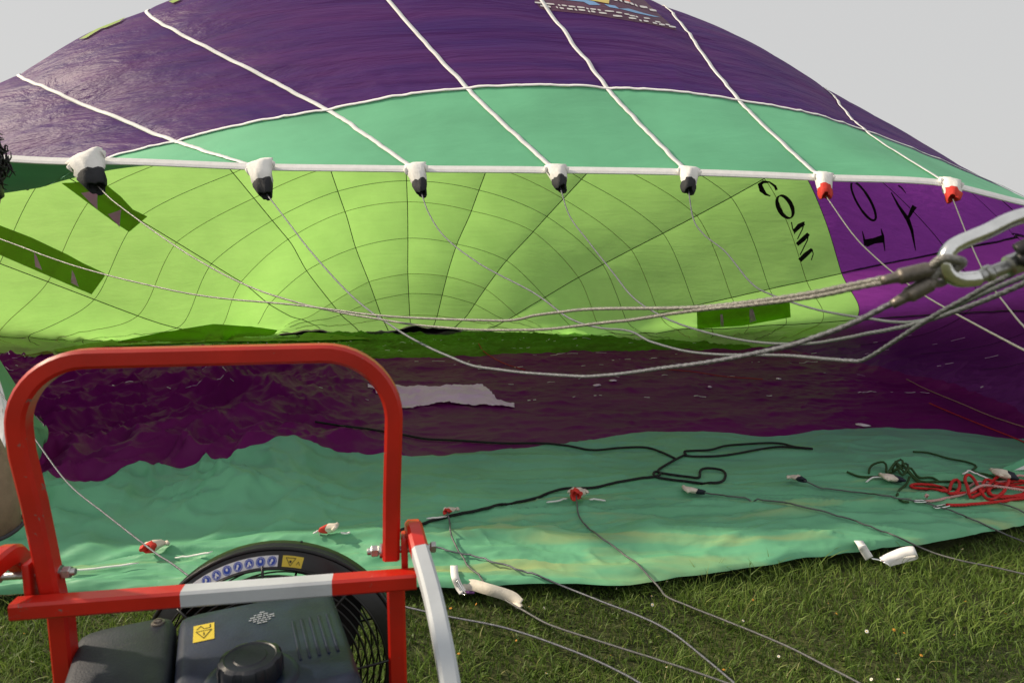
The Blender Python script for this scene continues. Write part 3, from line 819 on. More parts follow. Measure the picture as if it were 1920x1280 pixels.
# ------------------------------------------------------------------ cables
M['steel_cable'] = solid('galvanised_cable', (.155, .16, .185), .45, .5, nscale=220, amt=.35, bump=.6, bscale=420)
M['steel_cable_bright'] = solid('bright_cable', (.25, .24, .225), .42, .5, nscale=240, amt=.35, bump=.6, bscale=420)
M['cable_dark'] = solid('dull_cable', (.14, .14, .14), .5, .4, nscale=220, amt=.35, bump=.5, bscale=420)
M['steel'] = solid('polished_steel', (.82, .82, .80), .16, 1.0, nscale=40, amt=.12, bump=.12, bscale=120)
M['zinc'] = solid('zinc_steel', (.50, .50, .49), .38, 1.0, nscale=60, amt=.2, bump=.2, bscale=150)
M['ferrule'] = solid('tarnished_ferrule', (.17, .15, .13), .45, .7, nscale=70, amt=.3, bump=.3, bscale=160)
M['black_plastic'] = solid('black_plastic', (.012, .012, .014), .45, amt=.2)

def cable(name, pts, r, label, mat='steel_cable', group='steel cables running to the burner frame', n=14):
    P = crom(pts, n)
    L_ = len(P); jit = .0025
    P[1:-1, 2] += (fbm(np.arange(L_) * .13, np.zeros(L_), int(abs(pts[0][0] * 97)) % 89, 2)[1:-1] - .5) * jit
    seg = np.linalg.norm(np.diff(P, axis=0), axis=1); s_ = np.concatenate([[0], np.cumsum(seg)])
    ss = [0.0]
    while ss[-1] < s_[-1]:                   # finer steps where the cable is close
        y_ = np.interp(ss[-1], s_, P[:, 1]); ss.append(ss[-1] + (.004 if y_ < 1.25 else (.009 if y_ < 2.0 else .03)))
    ss[-1] = s_[-1]
    P = np.stack([np.interp(ss, s_, P[:, i]) for i in range(3)], 1)
    m = MB(); m.tube(P, r, 12)
    V = np.array(m.v).reshape(len(P), 12, 3)  # lay of the strands
    ang = np.linspace(0, 2 * math.pi, 12, endpoint=False)[None] - np.array(ss)[:, None] * 2 * math.pi / .055
    V = P[:, None] + (V - P[:, None]) * (1 + .13 * np.cos(3 * ang))[..., None]
    m.v = [tuple(v) for v in V.reshape(-1, 3)]
    o = m.build(name, M[mat])
    return tag(o, label, 'cable', group)

CY0 = .78                                    # distance of the big carabiner
def up(l): return [U(*p) for p in l]
ferA, ferB = U(1668, 522, .80), U(1700, 556, .79)
cable('suspension_cable', [U(-140, 400, 3.85)] + up([(0, 448, 3.6), (120, 492, 3.3), (250, 528, 3.0), (385, 555, 2.75), (560, 572, 2.4), (720, 592, 2.1), (930, 601, 1.75), (1010, 590, 1.6), (1110, 580, 1.45), (1300, 577, 1.2), (1480, 556, 1.0)]) + [ferA + (0, 0, .002)], .0034,
      'pale steel cable from the left edge, upper of the doubled pair at the carabiner', 'steel_cable_bright')
cable('suspension_cable', [tipT[0]] + up([(225, 387, 3.6), (330, 462, 3.2), (440, 525, 2.85), (560, 568, 2.5), (720, 600, 2.15), (860, 616, 1.85), (1000, 618, 1.65), (1150, 603, 1.42), (1300, 582, 1.2), (1480, 563, 1.0)]) + [ferA - (0, 0, .003)], .0034,
      'pale steel cable from the leftmost black and white pocket to the carabiner', 'steel_cable_bright')
cable('suspension_cable', [tipT[1]] + up([(535, 410, 3.6), (590, 480, 3.2), (660, 555, 2.75), (745, 618, 2.3), (850, 672, 1.9), (930, 693, 1.7), (1080, 705, 1.45), (1200, 696, 1.28), (1400, 665, 1.05), (1560, 622, .9)]) + [ferB], .0036,
      'steel cable from second pocket sagging lowest in a wide bow to the carabiner')
end = lambda i: U(1990, 470 + 16 * i, .74)
cable('suspension_cable', [tipT[2]] + up([(804, 400, 3.7), (835, 445, 3.5), (900, 495, 3.2), (1000, 549, 2.8), (1065, 595, 2.5), (1120, 614, 2.3), (1180, 620, 2.1), (1225, 642, 1.95), (1310, 662, 1.75), (1480, 667, 1.4), (1585, 676, 1.22), (1625, 671, 1.16), (1740, 598, .98), (1900, 512, .8)]) + [end(0)], .0034,
      'steel cable from third pocket with a sharp bend below the purple wall')
cable('suspension_cable', [tipT[3]] + up([(1068, 405, 3.7), (1105, 455, 3.4), (1150, 512, 3.0), (1190, 560, 2.7), (1250, 597, 2.4), (1320, 622, 2.1), (1410, 640, 1.8), (1510, 644, 1.5), (1620, 627, 1.25), (1730, 603, 1.05), (1900, 540, .84)]) + [end(1)], .0034,
      'steel cable from fourth pocket crossing under the others at right')
cable('suspension_cable', [tipT[4]] + up([(1300, 410, 3.7), (1320, 440, 3.5), (1360, 472, 3.2), (1405, 527, 2.8), (1445, 552, 2.5), (1530, 580, 2.1), (1650, 600, 1.6), (1720, 602, 1.35), (1800, 570, 1.1), (1910, 522, .85)]) + [end(2)], .0034,
      'steel cable from fifth pocket joining the bundle beneath the carabiner')
cable('suspension_cable', [tipT[5]] + up([(1600, 440, 3.6), (1650, 490, 3.2), (1720, 545, 2.8), (1800, 592, 2.4), (1920, 656, 1.9), (2050, 715, 1.5)]), .0034, 'light steel cable running down right from the left red pocket', 'steel_cable_bright')
cable('suspension_cable', [tipT[6]] + up([(1815, 445, 3.6), (1850, 520, 3.1), (1885, 570, 2.7), (1930, 622, 2.3), (2020, 690, 1.8)]), .0034, 'light steel cable running down from the rightmost red pocket', 'steel_cable_bright')
cable('suspension_cable', up([(-60, 640, 3.4), (0, 735, 3.2), (60, 815, 3.0), (127, 905, 2.8), (200, 965, 2.6), (290, 1035, 2.35), (325, 1058, 2.25), (420, 1130, 2.0), (470, 1180, 1.9)]), .0034, 'steel cable slanting down behind the red hoop to the fan guard')
def dense_px(pts, step=9):
    P = crom([(p[0], p[1], p[2] if len(p) > 2 else 0) for p in pts], 12)
    d = np.concatenate([[0], np.cumsum(np.linalg.norm(np.diff(P[:, :2], axis=0), axis=1))])
    t = np.linspace(0, d[-1], max(3, int(d[-1] / step)))
    return np.stack([np.interp(t, d, P[:, i]) for i in range(3)], 1)
def lay(pts, r, lift=.0):
    return [on_cloth(x, y, r + lift) + np.array((0, 0, .004)) for x, y, z in dense_px(pts)]
def grass_pts(pts, z=.05):
    return [on_cloth(x, y, .012) if i < 2 and cast(x, y) is not None else G(x, y, z) for i, (x, y) in enumerate(pts)]
GR = 'steel cables trailing over the grass'
cable('trailing_cable', [tipB[3]] + lay([(1083, 962), (1090, 980), (1115, 1003), (1150, 1028), (1195, 1062)], .012) + grass_pts([(1235, 1100), (1250, 1118), (1290, 1135), (1370, 1167), (1470, 1208), (1540, 1243), (1620, 1285), (1700, 1330)]), .0045, 'dark cable from the red pocket in the middle of the green apron into the grass', 'cable_dark', GR)
cable('trailing_cable', [tipB[2]] + lay([(843, 985), (848, 1012), (860, 1036), (880, 1066), (905, 1090)], .012) + grass_pts([(938, 1118), (975, 1140), (1030, 1170), (1120, 1200), (1230, 1235), (1330, 1268), (1420, 1300)]), .0045, 'dark cable from the small red pocket right of the hoop into the grass', 'cable_dark', GR)
cable('trailing_cable', lay([(760, 1018), (795, 1025), (900, 1050), (1000, 1080)], .014) + grass_pts([(1060, 1100), (1130, 1128), (1200, 1155), (1260, 1185), (1330, 1240), (1400, 1300)]), .0045, 'grey cable crossing the apron edge just right of the hoop', 'steel_cable', GR)
cable('trailing_cable', grass_pts([(690, 1120), (760, 1137), (840, 1155), (960, 1180), (1100, 1230), (1200, 1280), (1260, 1330)], .035), .0045, 'grey cable low in the grass nearest the red and grey frame', 'steel_cable', GR)
cable('trailing_cable', [tipB[4]] + lay([(1335, 930), (1420, 940), (1500, 952), (1600, 980), (1680, 1010)], .012) + grass_pts([(1740, 1032), (1800, 1050), (1860, 1062), (1960, 1085)]), .0045, 'thin cable from the white and navy pocket across the apron to the right', 'cable_dark', GR)
cable('trailing_cable', [tipB[5]] + lay([(1535, 918), (1620, 928), (1700, 938), (1770, 957), (1830, 980)], .012) + grass_pts([(1890, 1003), (1960, 1030), (2040, 1060)]), .0045, 'thin cable passing under the rope clips at right', 'cable_dark', GR)
cable('trailing_cable', lay([(1862, 940), (1900, 956), (1918, 964)], .012) + grass_pts([(1990, 1000), (2100, 1040)], .08), .0045, 'short cable end beneath the red rope at the right edge', 'cable_dark', GR)

# ------------------------------------------------------------------ carabiner with its two cable eyes
def xf(px, py, Y): return U(px, py, Y)
car = empty('carabiner', tuple(U(1790, 510, CY0)))
tag(car, 'large steel screw gate carabiner hanging at the right edge of the view', 'carabiner')
def cchild(o, par=car):
    o.parent = par
    o.matrix_parent_inverse = Matrix.Translation(-Vector(car.location)) if par is car else Matrix.Identity(4)
    return o
RT = .0090
path = crom([U(*p) for p in [(1835, 522, .78), (1800, 524, .78), (1778, 512, .78), (1772, 492, .78), (1780, 470, .78), (1800, 455, .78), (1850, 434, .78), (1890, 414, .78), (1918, 405, .78), (1950, 400, .78), (1985, 408, .78), (2005, 430, .78), (2000, 452, .78), (1975, 466, .78)]], 10)
m = MB(); m.tube(path, RT, 16); cchild(m.build('hook_body', M['steel']))
gp = [U(1828, 522, .78), U(1898, 496, .78), U(1975, 466, .78)]
m = MB(); m.tube(crom(gp, 6), RT * .86, 16); gate = cchild(m.build('gate', M['zinc']))
ax = (gp[2] - gp[0]); ax /= np.linalg.norm(ax)
m = MB(); c0 = U(1888, 500, .78)
m.lathe([(RT * .95, 0), (RT * 1.35, .002), (RT * 1.42, .008), (RT * 1.42, .028), (RT * 1.3, .034), (RT * .95, .036)], c0, ax, 12)
so = auto_smooth(m.build('screw_sleeve', M['zinc']), 25); so.parent = gate
m = MB(); m.lathe([(RT * .9, 0), (RT * 1.1, .002), (RT * 1.1, .007), (RT * .9, .009)], U(1846, 515, .78), ax, 16)
so = m.build('gate_collar', M['zinc']); so.parent = gate
for tag_i, (fa, fb, eye) in enumerate((((1690, 518), (1742, 506), (1782, 497)), ((1706, 552), (1745, 530), (1781, 505)))):
    A, B, E = U(*fa, .79), U(*fb, .785), U(*eye, .775 + .012 * tag_i)
    d = B - A; d /= np.linalg.norm(d)
    side = np.cross(d, (0, 1, 0)); side /= np.linalg.norm(side)
    m = MB(); m.tube(crom([A - d * .022, A - d * .006, A, A + d * .004, (A + B) / 2, B - d * .004, B, B + d * .006], 3), list(np.interp(np.linspace(0, 1, 22), [0, .16, .24, .8, .9, 1], [.0055, .0068, .0098, .0098, .0078, .006])), 14)
    fo = cchild(m.build('ferrule', M['ferrule']))
    ax2 = np.array((0, 1, 0)) * .85 + side * .5; ax2 /= np.linalg.norm(ax2)
    e = E - B; L2 = np.linalg.norm(e); e = e / L2
    w = .0125
    sd = np.cross(e, ax2); sd /= np.linalg.norm(sd)
    loop = crom([B, B + e * L2 * .25 + sd * w * .55, B + e * L2 * .62 + sd * w, B + e * L2 * 1.0 + sd * w * .85, B + e * (L2 + .012), B + e * L2 * 1.0 - sd * w * .85, B + e * L2 * .62 - sd * w, B + e * L2 * .25 - sd * w * .55, B], 6)
    m = MB(); m.tube(loop, .0050, 8); eo = m.build('cable_eye', M['steel_cable_bright']); eo.parent = fo
for q, (px, py) in enumerate(((1925, 462), (1930, 480))):
    m = MB(); m.tube(crom([U(px - 18, py + 9, .765), U(px, py, .762), U(px + 40, py - 18, .76)], 5), .009, 12)
    o = m.build('cable_sheath', M['black_plastic']); tag(o, ['upper', 'lower'][q] + ' black sleeve on the cable bundle below the carabiner', 'sleeve', 'black cable sleeves')

# ------------------------------------------------------------------ ropes
def rope_mat(name, c1, c2, scale=1.0, mixpat=True):
    m, N, L = new_mat(name)
    out = N.new('ShaderNodeOutputMaterial'); p = N.new('ShaderNodeBsdfPrincipled')
    tc = N.new('ShaderNodeTexCoord'); w = N.new('ShaderNodeTexWave'); w.wave_type = 'BANDS'; w.bands_direction = 'DIAGONAL'
    w.inputs['Scale'].default_value = 26 * scale; w.inputs['Distortion'].default_value = 1.2
    L.new(tc.outputs['Object'], w.inputs[0])
    r = N.new('ShaderNodeValToRGB'); r.color_ramp.elements[0].color = (*c1, 1); r.color_ramp.elements[1].color = (*c2, 1)
    r.color_ramp.elements[0].position = .35; r.color_ramp.elements[1].position = .65
    L.new(w.outputs[0], r.inputs[0]); L.new(r.outputs[0], p.inputs['Base Color']); p.inputs['Roughness'].default_value = .85
    b = N.new('ShaderNodeBump'); b.inputs['Strength'].default_value = .6; b.inputs['Distance'].default_value = .003
    L.new(w.outputs[0], b.inputs['Height']); L.new(b.outputs[0], p.inputs['Normal']); L.new(p.outputs[0], out.inputs[0])
    return m
M['rope_black'] = rope_mat('black_rope', (.006, .007, .007), (.014, .016, .015))
M['rope_green'] = rope_mat('dark_green_rope', (.018, .055, .012), (.035, .085, .02))
M['rope_red'] = rope_mat('red_rope', (.50, .012, .014), (.62, .025, .022))
M['rope_candy'] = rope_mat('red_white_rope', (.55, .10, .10), (.72, .62, .58), 2.4)

def rope(name, runs, r, mat, label):
    m = MB()
    for pts in runs:
        P = np.array([on_cloth(p[0], p[1], r * 1.05) + np.array((0, 0, p[2] + .003)) for p in dense_px(pts, 5)])
        P[1:-1] = (P[:-2] + 2 * P[1:-1] + P[2:]) / 4
        m.tube(P, r, 8)
    return tag(m.build(name, M[mat]), label, 'rope')
rope('rope', [[(735, 1000), (780, 988), (830, 973), (880, 962), (930, 950), (990, 940), (1040, 923), (1065, 918), (1110, 917), (1160, 906), (1200, 899), (1232, 895), (1240, 890), (1228, 886), (1224, 892), (1236, 898), (1290, 905), (1340, 908), (1357, 903), (1358, 886), (1330, 880), (1312, 884), (1312, 898), (1295, 897), (1245, 890), (1232, 886), (1252, 872), (1270, 862), (1286, 854)],
              [(590, 792), (640, 800), (700, 808), (760, 818), (800, 825), (860, 828), (940, 833), (1010, 833), (1060, 837), (1110, 846), (1160, 842), (1210, 841), (1240, 850), (1266, 862)],
              [(1286, 854), (1283, 848), (1330, 846), (1360, 838), (1410, 834), (1460, 833), (1490, 840), (1526, 844), (1500, 842), (1470, 840), (1440, 842), (1390, 851), (1345, 857), (1300, 858), (1284, 856)]], .0085, 'rope_black',
     'black rope with open loops lying on the green cloth')
rope('rope', [[(1588, 887), (1610, 895), (1640, 896), (1665, 890), (1685, 884, .02)], [(1628, 888), (1630, 880, .01), (1645, 877, .03), (1660, 880, .04), (1660, 892, .02)],
              [(1660, 896), (1672, 888, .05), (1690, 880, .07), (1690, 892, .03), (1680, 880, .05), (1672, 892, .02), (1698, 884, .06), (1700, 896, .02), (1684, 890, .05), (1676, 880, .06), (1690, 900, .02), (1704, 890, .05), (1720, 896), (1745, 896), (1760, 905)],
              [(1690, 885, .05), (1712, 900, .02), (1730, 905), (1780, 905), (1830, 908)], [(1695, 890, .04), (1725, 908), (1770, 915), (1800, 922)],
              [(1704, 900, .02), (1700, 910), (1685, 920), (1680, 932), (1690, 941), (1702, 943)],
              [(1712, 849), (1740, 851), (1780, 862), (1812, 868), (1832, 877), (1820, 884), (1832, 888), (1855, 892), (1880, 904)]], .0075, 'rope_green',
     'tangled dark green rope heaped over a pocket at right')
rope('rope', [[(1775, 923), (1740, 919), (1710, 917), (1706, 912), (1725, 910), (1750, 911), (1770, 918), (1778, 926), (1782, 914, .03), (1792, 911, .04), (1800, 920, .02), (1790, 926), (1775, 926), (1820, 925), (1860, 915)],
              [(1930, 905), (1880, 912), (1850, 920), (1820, 935), (1812, 925, .03), (1806, 911, .05), (1816, 906, .05), (1830, 918, .03), (1845, 935), (1860, 938), (1880, 930, .02), (1890, 912, .05), (1880, 904, .06), (1860, 910, .03), (1850, 925, .02), (1870, 935), (1930, 925)],
              [(1776, 950), (1800, 950), (1840, 945), (1890, 940), (1940, 934)], [(1945, 918), (1900, 922, .02), (1870, 918, .03), (1850, 928), (1900, 932), (1945, 928)], [(1945, 912), (1905, 910, .03), (1875, 915, .02), (1845, 908, .03), (1840, 922)]], .0095, 'rope_red',
     'bright red rope coiled loosely at the right edge')
rope('rope', [[(1735, 941), (1760, 938), (1800, 929), (1840, 922, .03), (1870, 924, .03), (1920, 927, .02), (1960, 928)], [(1815, 916), (1830, 910, .02), (1850, 912, .02), (1900, 906, .02), (1905, 897, .02), (1945, 900)],
              [(1733, 936, .02), (1737, 943, .02), (1731, 941, .03), (1735, 935, .03), (1739, 940, .03)]], .0080, 'rope_candy',
     'red and white braided rope with an end knot beside the red coil')
def clip(a, b, label):
    A, B = on_cloth(*a, .012), on_cloth(*b, .014)
    d = B - A; s_ = np.cross(d, (0, 0, 1)); s_ /= np.linalg.norm(s_)
    lp = crom([A, A + d * .1 + s_ * .012, A + d * .8 + s_ * .014, B, A + d * .8 - s_ * .014, A + d * .1 - s_ * .012, A], 6)
    m = MB(); m.tube(lp, .0042, 8)
    tag(m.build('snap_hook', M['steel']), label, 'hook', 'steel snap hooks on rope ends')
clip((1712, 942), (1732, 940), 'steel hook tied to the red and white rope')
clip((1750, 953), (1777, 949), 'steel hook tied to the plain red rope')
# thin cords on the purple floor
M['cord_red'] = solid('thin_red_cord', (.45, .02, .02), .8); M['cord_tan'] = solid('thin_tan_cord', (.42, .26, .18), .8)
def cord(pts, r, mat, label):
    m = MB(); m.tube(np.array([on_cloth(p[0], p[1], r + .004) for p in dense_px(pts, 5)]), r, 6)
    tag(m.build('thin_cord', M[mat]), label, 'cord')
cord([(1742, 757), (1790, 778), (1850, 802), (1900, 822), (1930, 835)], .006, 'cord_red', 'thin red cord across the purple floor at right')
cord([(1230, 692), (1300, 698), (1360, 707), (1430, 712)], .005, 'cord_red', 'faint red cord on the purple floor beneath the white cable')
cord([(897, 645), (908, 660), (930, 675), (955, 686), (985, 695)], .006, 'cord_red', 'short red cord hanging over the far lime floor')
cord([(1700, 712), (1740, 732), (1800, 757), (1860, 782), (1930, 805)], .005, 'cord_tan', 'thin tan cord above the red one on the purple floor')

# ------------------------------------------------------------------ white straps at the apron edge
def strap_rib(pts, w, name, mat, par=None, side=(1, 0, 0)):
    P = crom(pts, 8); T = np.gradient(P, axis=0); T /= np.linalg.norm(T, axis=1)[:, None]
    rings = []
    sd0 = np.asarray(side, float)
    for p, t in zip(P, T):
        sd = sd0 - t * sd0.dot(t); sd /= np.linalg.norm(sd); n_ = np.cross(t, sd)
        rings.append([p - sd * w / 2 - n_ * .002, p + sd * w / 2 - n_ * .002, p + sd * w / 2 + n_ * .002, p - sd * w / 2 + n_ * .002])
    m = MB(); m.loft(rings)
    return m.build(name, M[mat]) if par is None else child(m.build(name, M[mat]))
P_ = lambda x, y, z: G(x, y, z)
# strap near the hoop: tab, ring and a slack hanging loop
strap_rib([P_(851, 1060, .10), P_(853, 1080, .11), P_(860, 1098, .07), P_(868, 1110, .05)], .036, 'strap_tab', 'tape', env)
strap_rib([P_(868, 1102, .06), P_(885, 1096, .075), P_(915, 1104, .085), P_(945, 1113, .07), P_(962, 1120, .06), P_(975, 1132, .045)], .050, 'strap_loop', 'tape_old', env, (.25, .6, 1))
strap_rib([P_(958, 1119, .05), P_(966, 1128, .045), P_(976, 1138, .05), P_(968, 1128, .03), P_(950, 1118, .03)], .024, 'strap_end', 'tape_old', env, (.6, .8, .2))
m = MB(); m.tube(crom([P_(857, 1086, .10), P_(868, 1106, .07), P_(874, 1113, .05), P_(866, 1112, .045), P_(858, 1094, .08)], 6), .004, 7); child(m.build('strap_ring', M['steel']))
m = MB(); m.rbox(P_(880, 1110, .05), (.05, .018, .008), .003); child(m.build('strap_label', solid('purple_label', (.10, .03, .14), .7)))
# strap at right
strap_rib([P_(1607, 1010, .10), P_(1614, 1020, .12), P_(1621, 1032, .09), P_(1630, 1046, .05)], .042, 'strap_tab', 'tape', env)
strap_rib([P_(1655, 1052, .05), P_(1672, 1043, .07), P_(1695, 1034, .10), P_(1714, 1032, .11), P_(1716, 1039, .08), P_(1695, 1045, .06), P_(1662, 1054, .04)], .046, 'strap_loop', 'tape', env, (0, 1, .9))
m = MB(); m.tube(crom([P_(1634, 1047, .05), P_(1650, 1050, .05), P_(1660, 1055, .05), P_(1667, 1060, .04)], 6), .006, 7); child(m.build('strap_ring', M['steel']))
# loose scraps on the purple floor
M['scrap'] = M['tape']
for i, (x, y, s_) in enumerate([(1617, 799, .05), (1460, 712, .03), (1330, 727, .03), (1120, 724, .05), (1150, 715, .04)]):
    p = on_cloth(x, y, .01); m = MB()
    m.lathe([(.1 * s_, -.004), (.8 * s_, -.003), (s_, .004), (.6 * s_, .012), (.1 * s_, .014)], p, (0, 0, 1), 9, mod=lambda a, r, h: 1 + .3 * math.sin(2 * a + i) + .15 * math.sin(5 * a))
    child(m.build('label_patch', M['tape']))

# ------------------------------------------------------------------ inflation fan
M['red_paint'] = solid('red_frame_paint', (.52, .012, .004), .36, nscale=7, amt=.16, coat=.2, bump=.06, bscale=90, chips=(.20, .13, .11))
M['grey_paint'] = solid('grey_frame_paint', (.50, .53, .56), .45, nscale=9, amt=.10, bump=.08, bscale=110, chips=(.22, .21, .20), chip_at=.68)
M['tank_black'] = solid('dusty_black_paint', (.005, .013, .036), .40, nscale=14, amt=.35, hue=(.010, .018, .042), bump=.15, bscale=160, chips=(.018, .024, .036), chip_at=.64)
M['engine_black'] = solid('black_engine_plastic', (.006, .010, .022), .5, nscale=10, amt=.3, hue=(.014, .019, .030), bump=.25, bscale=220, chips=(.024, .028, .036), chip_at=.62)
M['cap_black'] = solid('fuel_cap_plastic', (.005, .008, .016), .42, amt=.2, bump=.1, bscale=200)
M['guard_black'] = solid('black_wire_coating', (.006, .006, .007), .35, amt=.2)
M['shroud'] = solid('black_shroud', (.008, .008, .010), .3, amt=.25, bump=.1, bscale=60)
M['rubber'] = solid('tyre_rubber', (.012, .012, .012), .85, amt=.3, bump=.4, bscale=60)
M['sticker_white'] = solid('white_sticker', (.78, .78, .80), .5, amt=.04)
M['sticker_yellow'] = solid('yellow_sticker', (.72, .55, .05), .5, amt=.06)
M['sticker_blue'] = solid('blue_symbol', (.02, .07, .48), .5, amt=.06)
M['ink'] = solid('black_ink', (.01, .01, .01), .6, amt=.1)
M['ink_pale'] = solid('pale_print', (.30, .33, .38), .6, amt=.1)
YAW = math.radians(9.0)
fan = empty('inflation_fan', (-.568, 1.25, 0), YAW)
tag(fan, 'red framed petrol inflation fan with black engine and wire guard, nearest thing at lower left', 'fan')
SQ = lambda a, b, r=.005: [(a / 2 - r, b / 2), (a / 2, b / 2 - r), (a / 2, -b / 2 + r), (a / 2 - r, -b / 2), (-a / 2 + r, -b / 2), (-a / 2, -b / 2 + r), (-a / 2, b / 2 - r), (-a / 2 + r, b / 2)]
def fpart(m, name, mat, par=None, sm=30):
    o = m.build(name, mat, par or fan)
    if sm: auto_smooth(o, sm)
    return o
hw = .335
def arc(cx, cz, r, a0, a1, n=14): return [(cx + r * math.cos(t), cz + r * math.sin(t)) for t in np.linspace(a0, a1, n)]
# hoop handle (lies in a plane that leans a little to the camera)
hp = [(-.335, .90), (-.342, 1.0), (-.35, 1.12)] + [(-.36 + 0, 1.22)] + arc(-.225, 1.265, .135, math.pi, math.pi / 2, 12) + [(-.1, 1.40), (0, 1.40), (.1, 1.40)] + arc(.20, 1.265, .135, math.pi / 2, 0, 12) + [(.332, 1.20), (.327, 1.10), (.322, .955)]
hp = np.array([(x, .045 - (z - .93) * .05, z) for x, z in hp])
m = MB(); m.sweep(hp, SQ(.040, .036, .006), (0, 1, 0)); fpart(m, 'hoop_handle', M['red_paint'])
for sx in (-1, 1):
    # upright
    m = MB(); m.sweep(np.array([(sx * .33, .05, .90), (sx * .33, .05, .5), (sx * .33, .05, .08)]), SQ(.04, .038, .005), (0, 1, 0)); fpart(m, 'upright', M['red_paint'])
    # side arm: red end, grey middle, red end
    x0 = sx * .392 - .022
    pts = crom([(x0 - sx * .002, .085, .98), (x0, .05, 1.01), (x0 + sx * .012, -.03, .995), (x0 + sx * .035, -.14, .945), (x0 + sx * .055, -.26, .865), (x0 + sx * .07, -.36, .755), (x0 + sx * .075, -.42, .61), (x0 + sx * .06, -.44, .42)], 8)
    m = MB(); n_ = len(pts)
    for a, b, mi in ((0, 17, 0), (16, 36, 1), (35, n_, 0)):
        m.sweep(pts[a:b], SQ(.034, .042, .006), (sx, 0, 0), mi, caps=(True, True))
    fpart(m, 'side_arm', [M['red_paint'], M['grey_paint']])
    # pivot bolt with washers and nuts
    m = MB(); bc = np.array((sx * .302 - .012, .05, .968)); axb = (sx, 0, 0)
    m.lathe([(.0065, -.018), (.0075, -.016), (.0075, .115), (.0065, .117)], bc, axb, 12)
    m.lathe([(.015, -.004), (.0155, -.002), (.0155, .001), (.015, .002)], bc + np.array((sx * .012, 0, 0)), axb, 18)
    m.lathe([(.0105, -.016), (.0125, -.014), (.0125, -.002), (.0105, 0)], bc + np.array((sx * .006, 0, 0)), axb, 6)
    m.lathe([(.0105, -.0), (.0125, .002), (.0125, .010), (.0105, .012)], bc + np.array((sx * .115, 0, 0)), axb, 6)
    fpart(m, 'pivot_bolt', M['zinc'])
    m = MB(); m.rbox((sx * .362 - .012, .05, .955), (.014, .05, .09), .004); fpart(m, 'pivot_plate', M['red_paint'])
# cross bar with grey middle
m = MB()
cbz = lambda x: .925
for a, b, mi in ((-.385, -.082, 0), (-.082, .205, 1), (.205, .374, 0)):
    m.sweep(np.array([(a, 0, cbz(a)), ((a + b) / 2, 0, cbz(0)), (b, 0, cbz(b))]), SQ(.040, .034, .005), (0, 1, 0), mi)
fpart(m, 'cross_bar', [M['red_paint'], M['grey_paint']])
m = MB()
for x in (-.27, -.17): m.lathe([(.006, -.004), (.006, 0), (.003, .002)], (x, 0, .9065), (0, 0, -1), 6)
fpart(m, 'cross_bar_screw', M['cap_black'])
# shroud and guards
RC = np.array((0.0, .40, .502)); RR = .332
m = MB()
m.lathe([(RR, 0), (RR + .003, .006), (RR + .003, .03), (RR + .002, .045), (RR - .004, .045), (RR - .005, .03), (RR - .006, .006), (RR - .002, 0)], RC, (0, 1, 0), 72, caps=(False, False)); fpart(m, 'shroud', M['shroud'])
def hoop(r, y, tr, n=72, nn=8):
    a = np.linspace(0, 2 * math.pi, n, endpoint=False)
    return np.stack([RC[0] + r * np.cos(a), np.full(n, RC[1] + y), RC[2] + r * np.sin(a)], 1), tr
m = MB(); p, tr = hoop(RR + .001, -.003, .0065); m.tube(p, tr, 10, closed=True); fpart(m, 'shroud_rim', M['shroud'])
# flange ring facing the engine that carries the stickers
m = MB(); m.lathe([(RR - .002, -.006), (RR - .010, -.013), (RR - .040, -.028), (RR - .043, -.026), (RR - .012, -.006)], RC, (0, 1, 0), 96, caps=(False, False)); flange = fpart(m, 'flange', M['shroud'])
gu = MB()
for i, r in enumerate(np.arange(.045, RR - .036, .0165)):
    dome = -.075 + .05 * (r / RR) ** 2
    p, tr = hoop(r, dome, .0030, 64, 6); gu.tube(p, tr, 6, closed=True)
for q in range(8):
    a = math.pi / 2 + q * math.pi / 4 + .04
    rr = np.linspace(.04, RR - .03, 8)
    gu.tube(np.stack([RC[0] + rr * math.cos(a), RC[1] - .078 + .05 * (rr / RR) ** 2, RC[2] + rr * math.sin(a)], 1), .0036, 6)
fpart(gu, 'rear_guard', M['guard_black'], sm=0)
gu = MB()
for r in np.arange(.05, RR, .018):
    p, tr = hoop(r, .105 - .06 * (r / RR) ** 2, .0024, 64, 6); gu.tube(p, tr, 6, closed=True)
for q in range(6):
    a = q * math.pi / 3 + .3; rr = np.linspace(.03, RR + .004, 6)
    gu.tube(np.stack([RC[0] + rr * math.cos(a), RC[1] + .102 - .06 * (rr / RR) ** 2, RC[2] + rr * math.sin(a)], 1), .0034, 6)
fpart(gu, 'front_guard', M['guard_black'], sm=0)
for q in range(4):
    a0 = q * math.pi / 2 + .5; m = MB(); rings = []
    for t in np.linspace(0, 1, 9):
        r = .04 + t * .262; a = a0 + .35 * t; ch = .055 + .05 * math.sin(math.pi * min(1, t * 1.1)); tw = .75 - .5 * t
        er = np.array((math.cos(a), 0, math.sin(a))); et = np.array((-math.sin(a), 0, math.cos(a))); ey = np.array((0, 1, 0))
        cdir = et * math.cos(tw) + ey * math.sin(tw); nd = np.cross(er, cdir); c = RC + ey * .03 + er * r
        rings.append([c - cdir * ch + nd * .001, c + nd * .007, c + cdir * ch + nd * .001, c - nd * .003])
    m.loft(rings); fpart(m, 'fan_blade', M['shroud'])
m = MB(); m.lathe([(.02, -.03), (.05, -.02), (.052, .05), (.035, .07), (.01, .075)], RC, (0, 1, 0), 24); fpart(m, 'fan_hub', M['engine_black'])
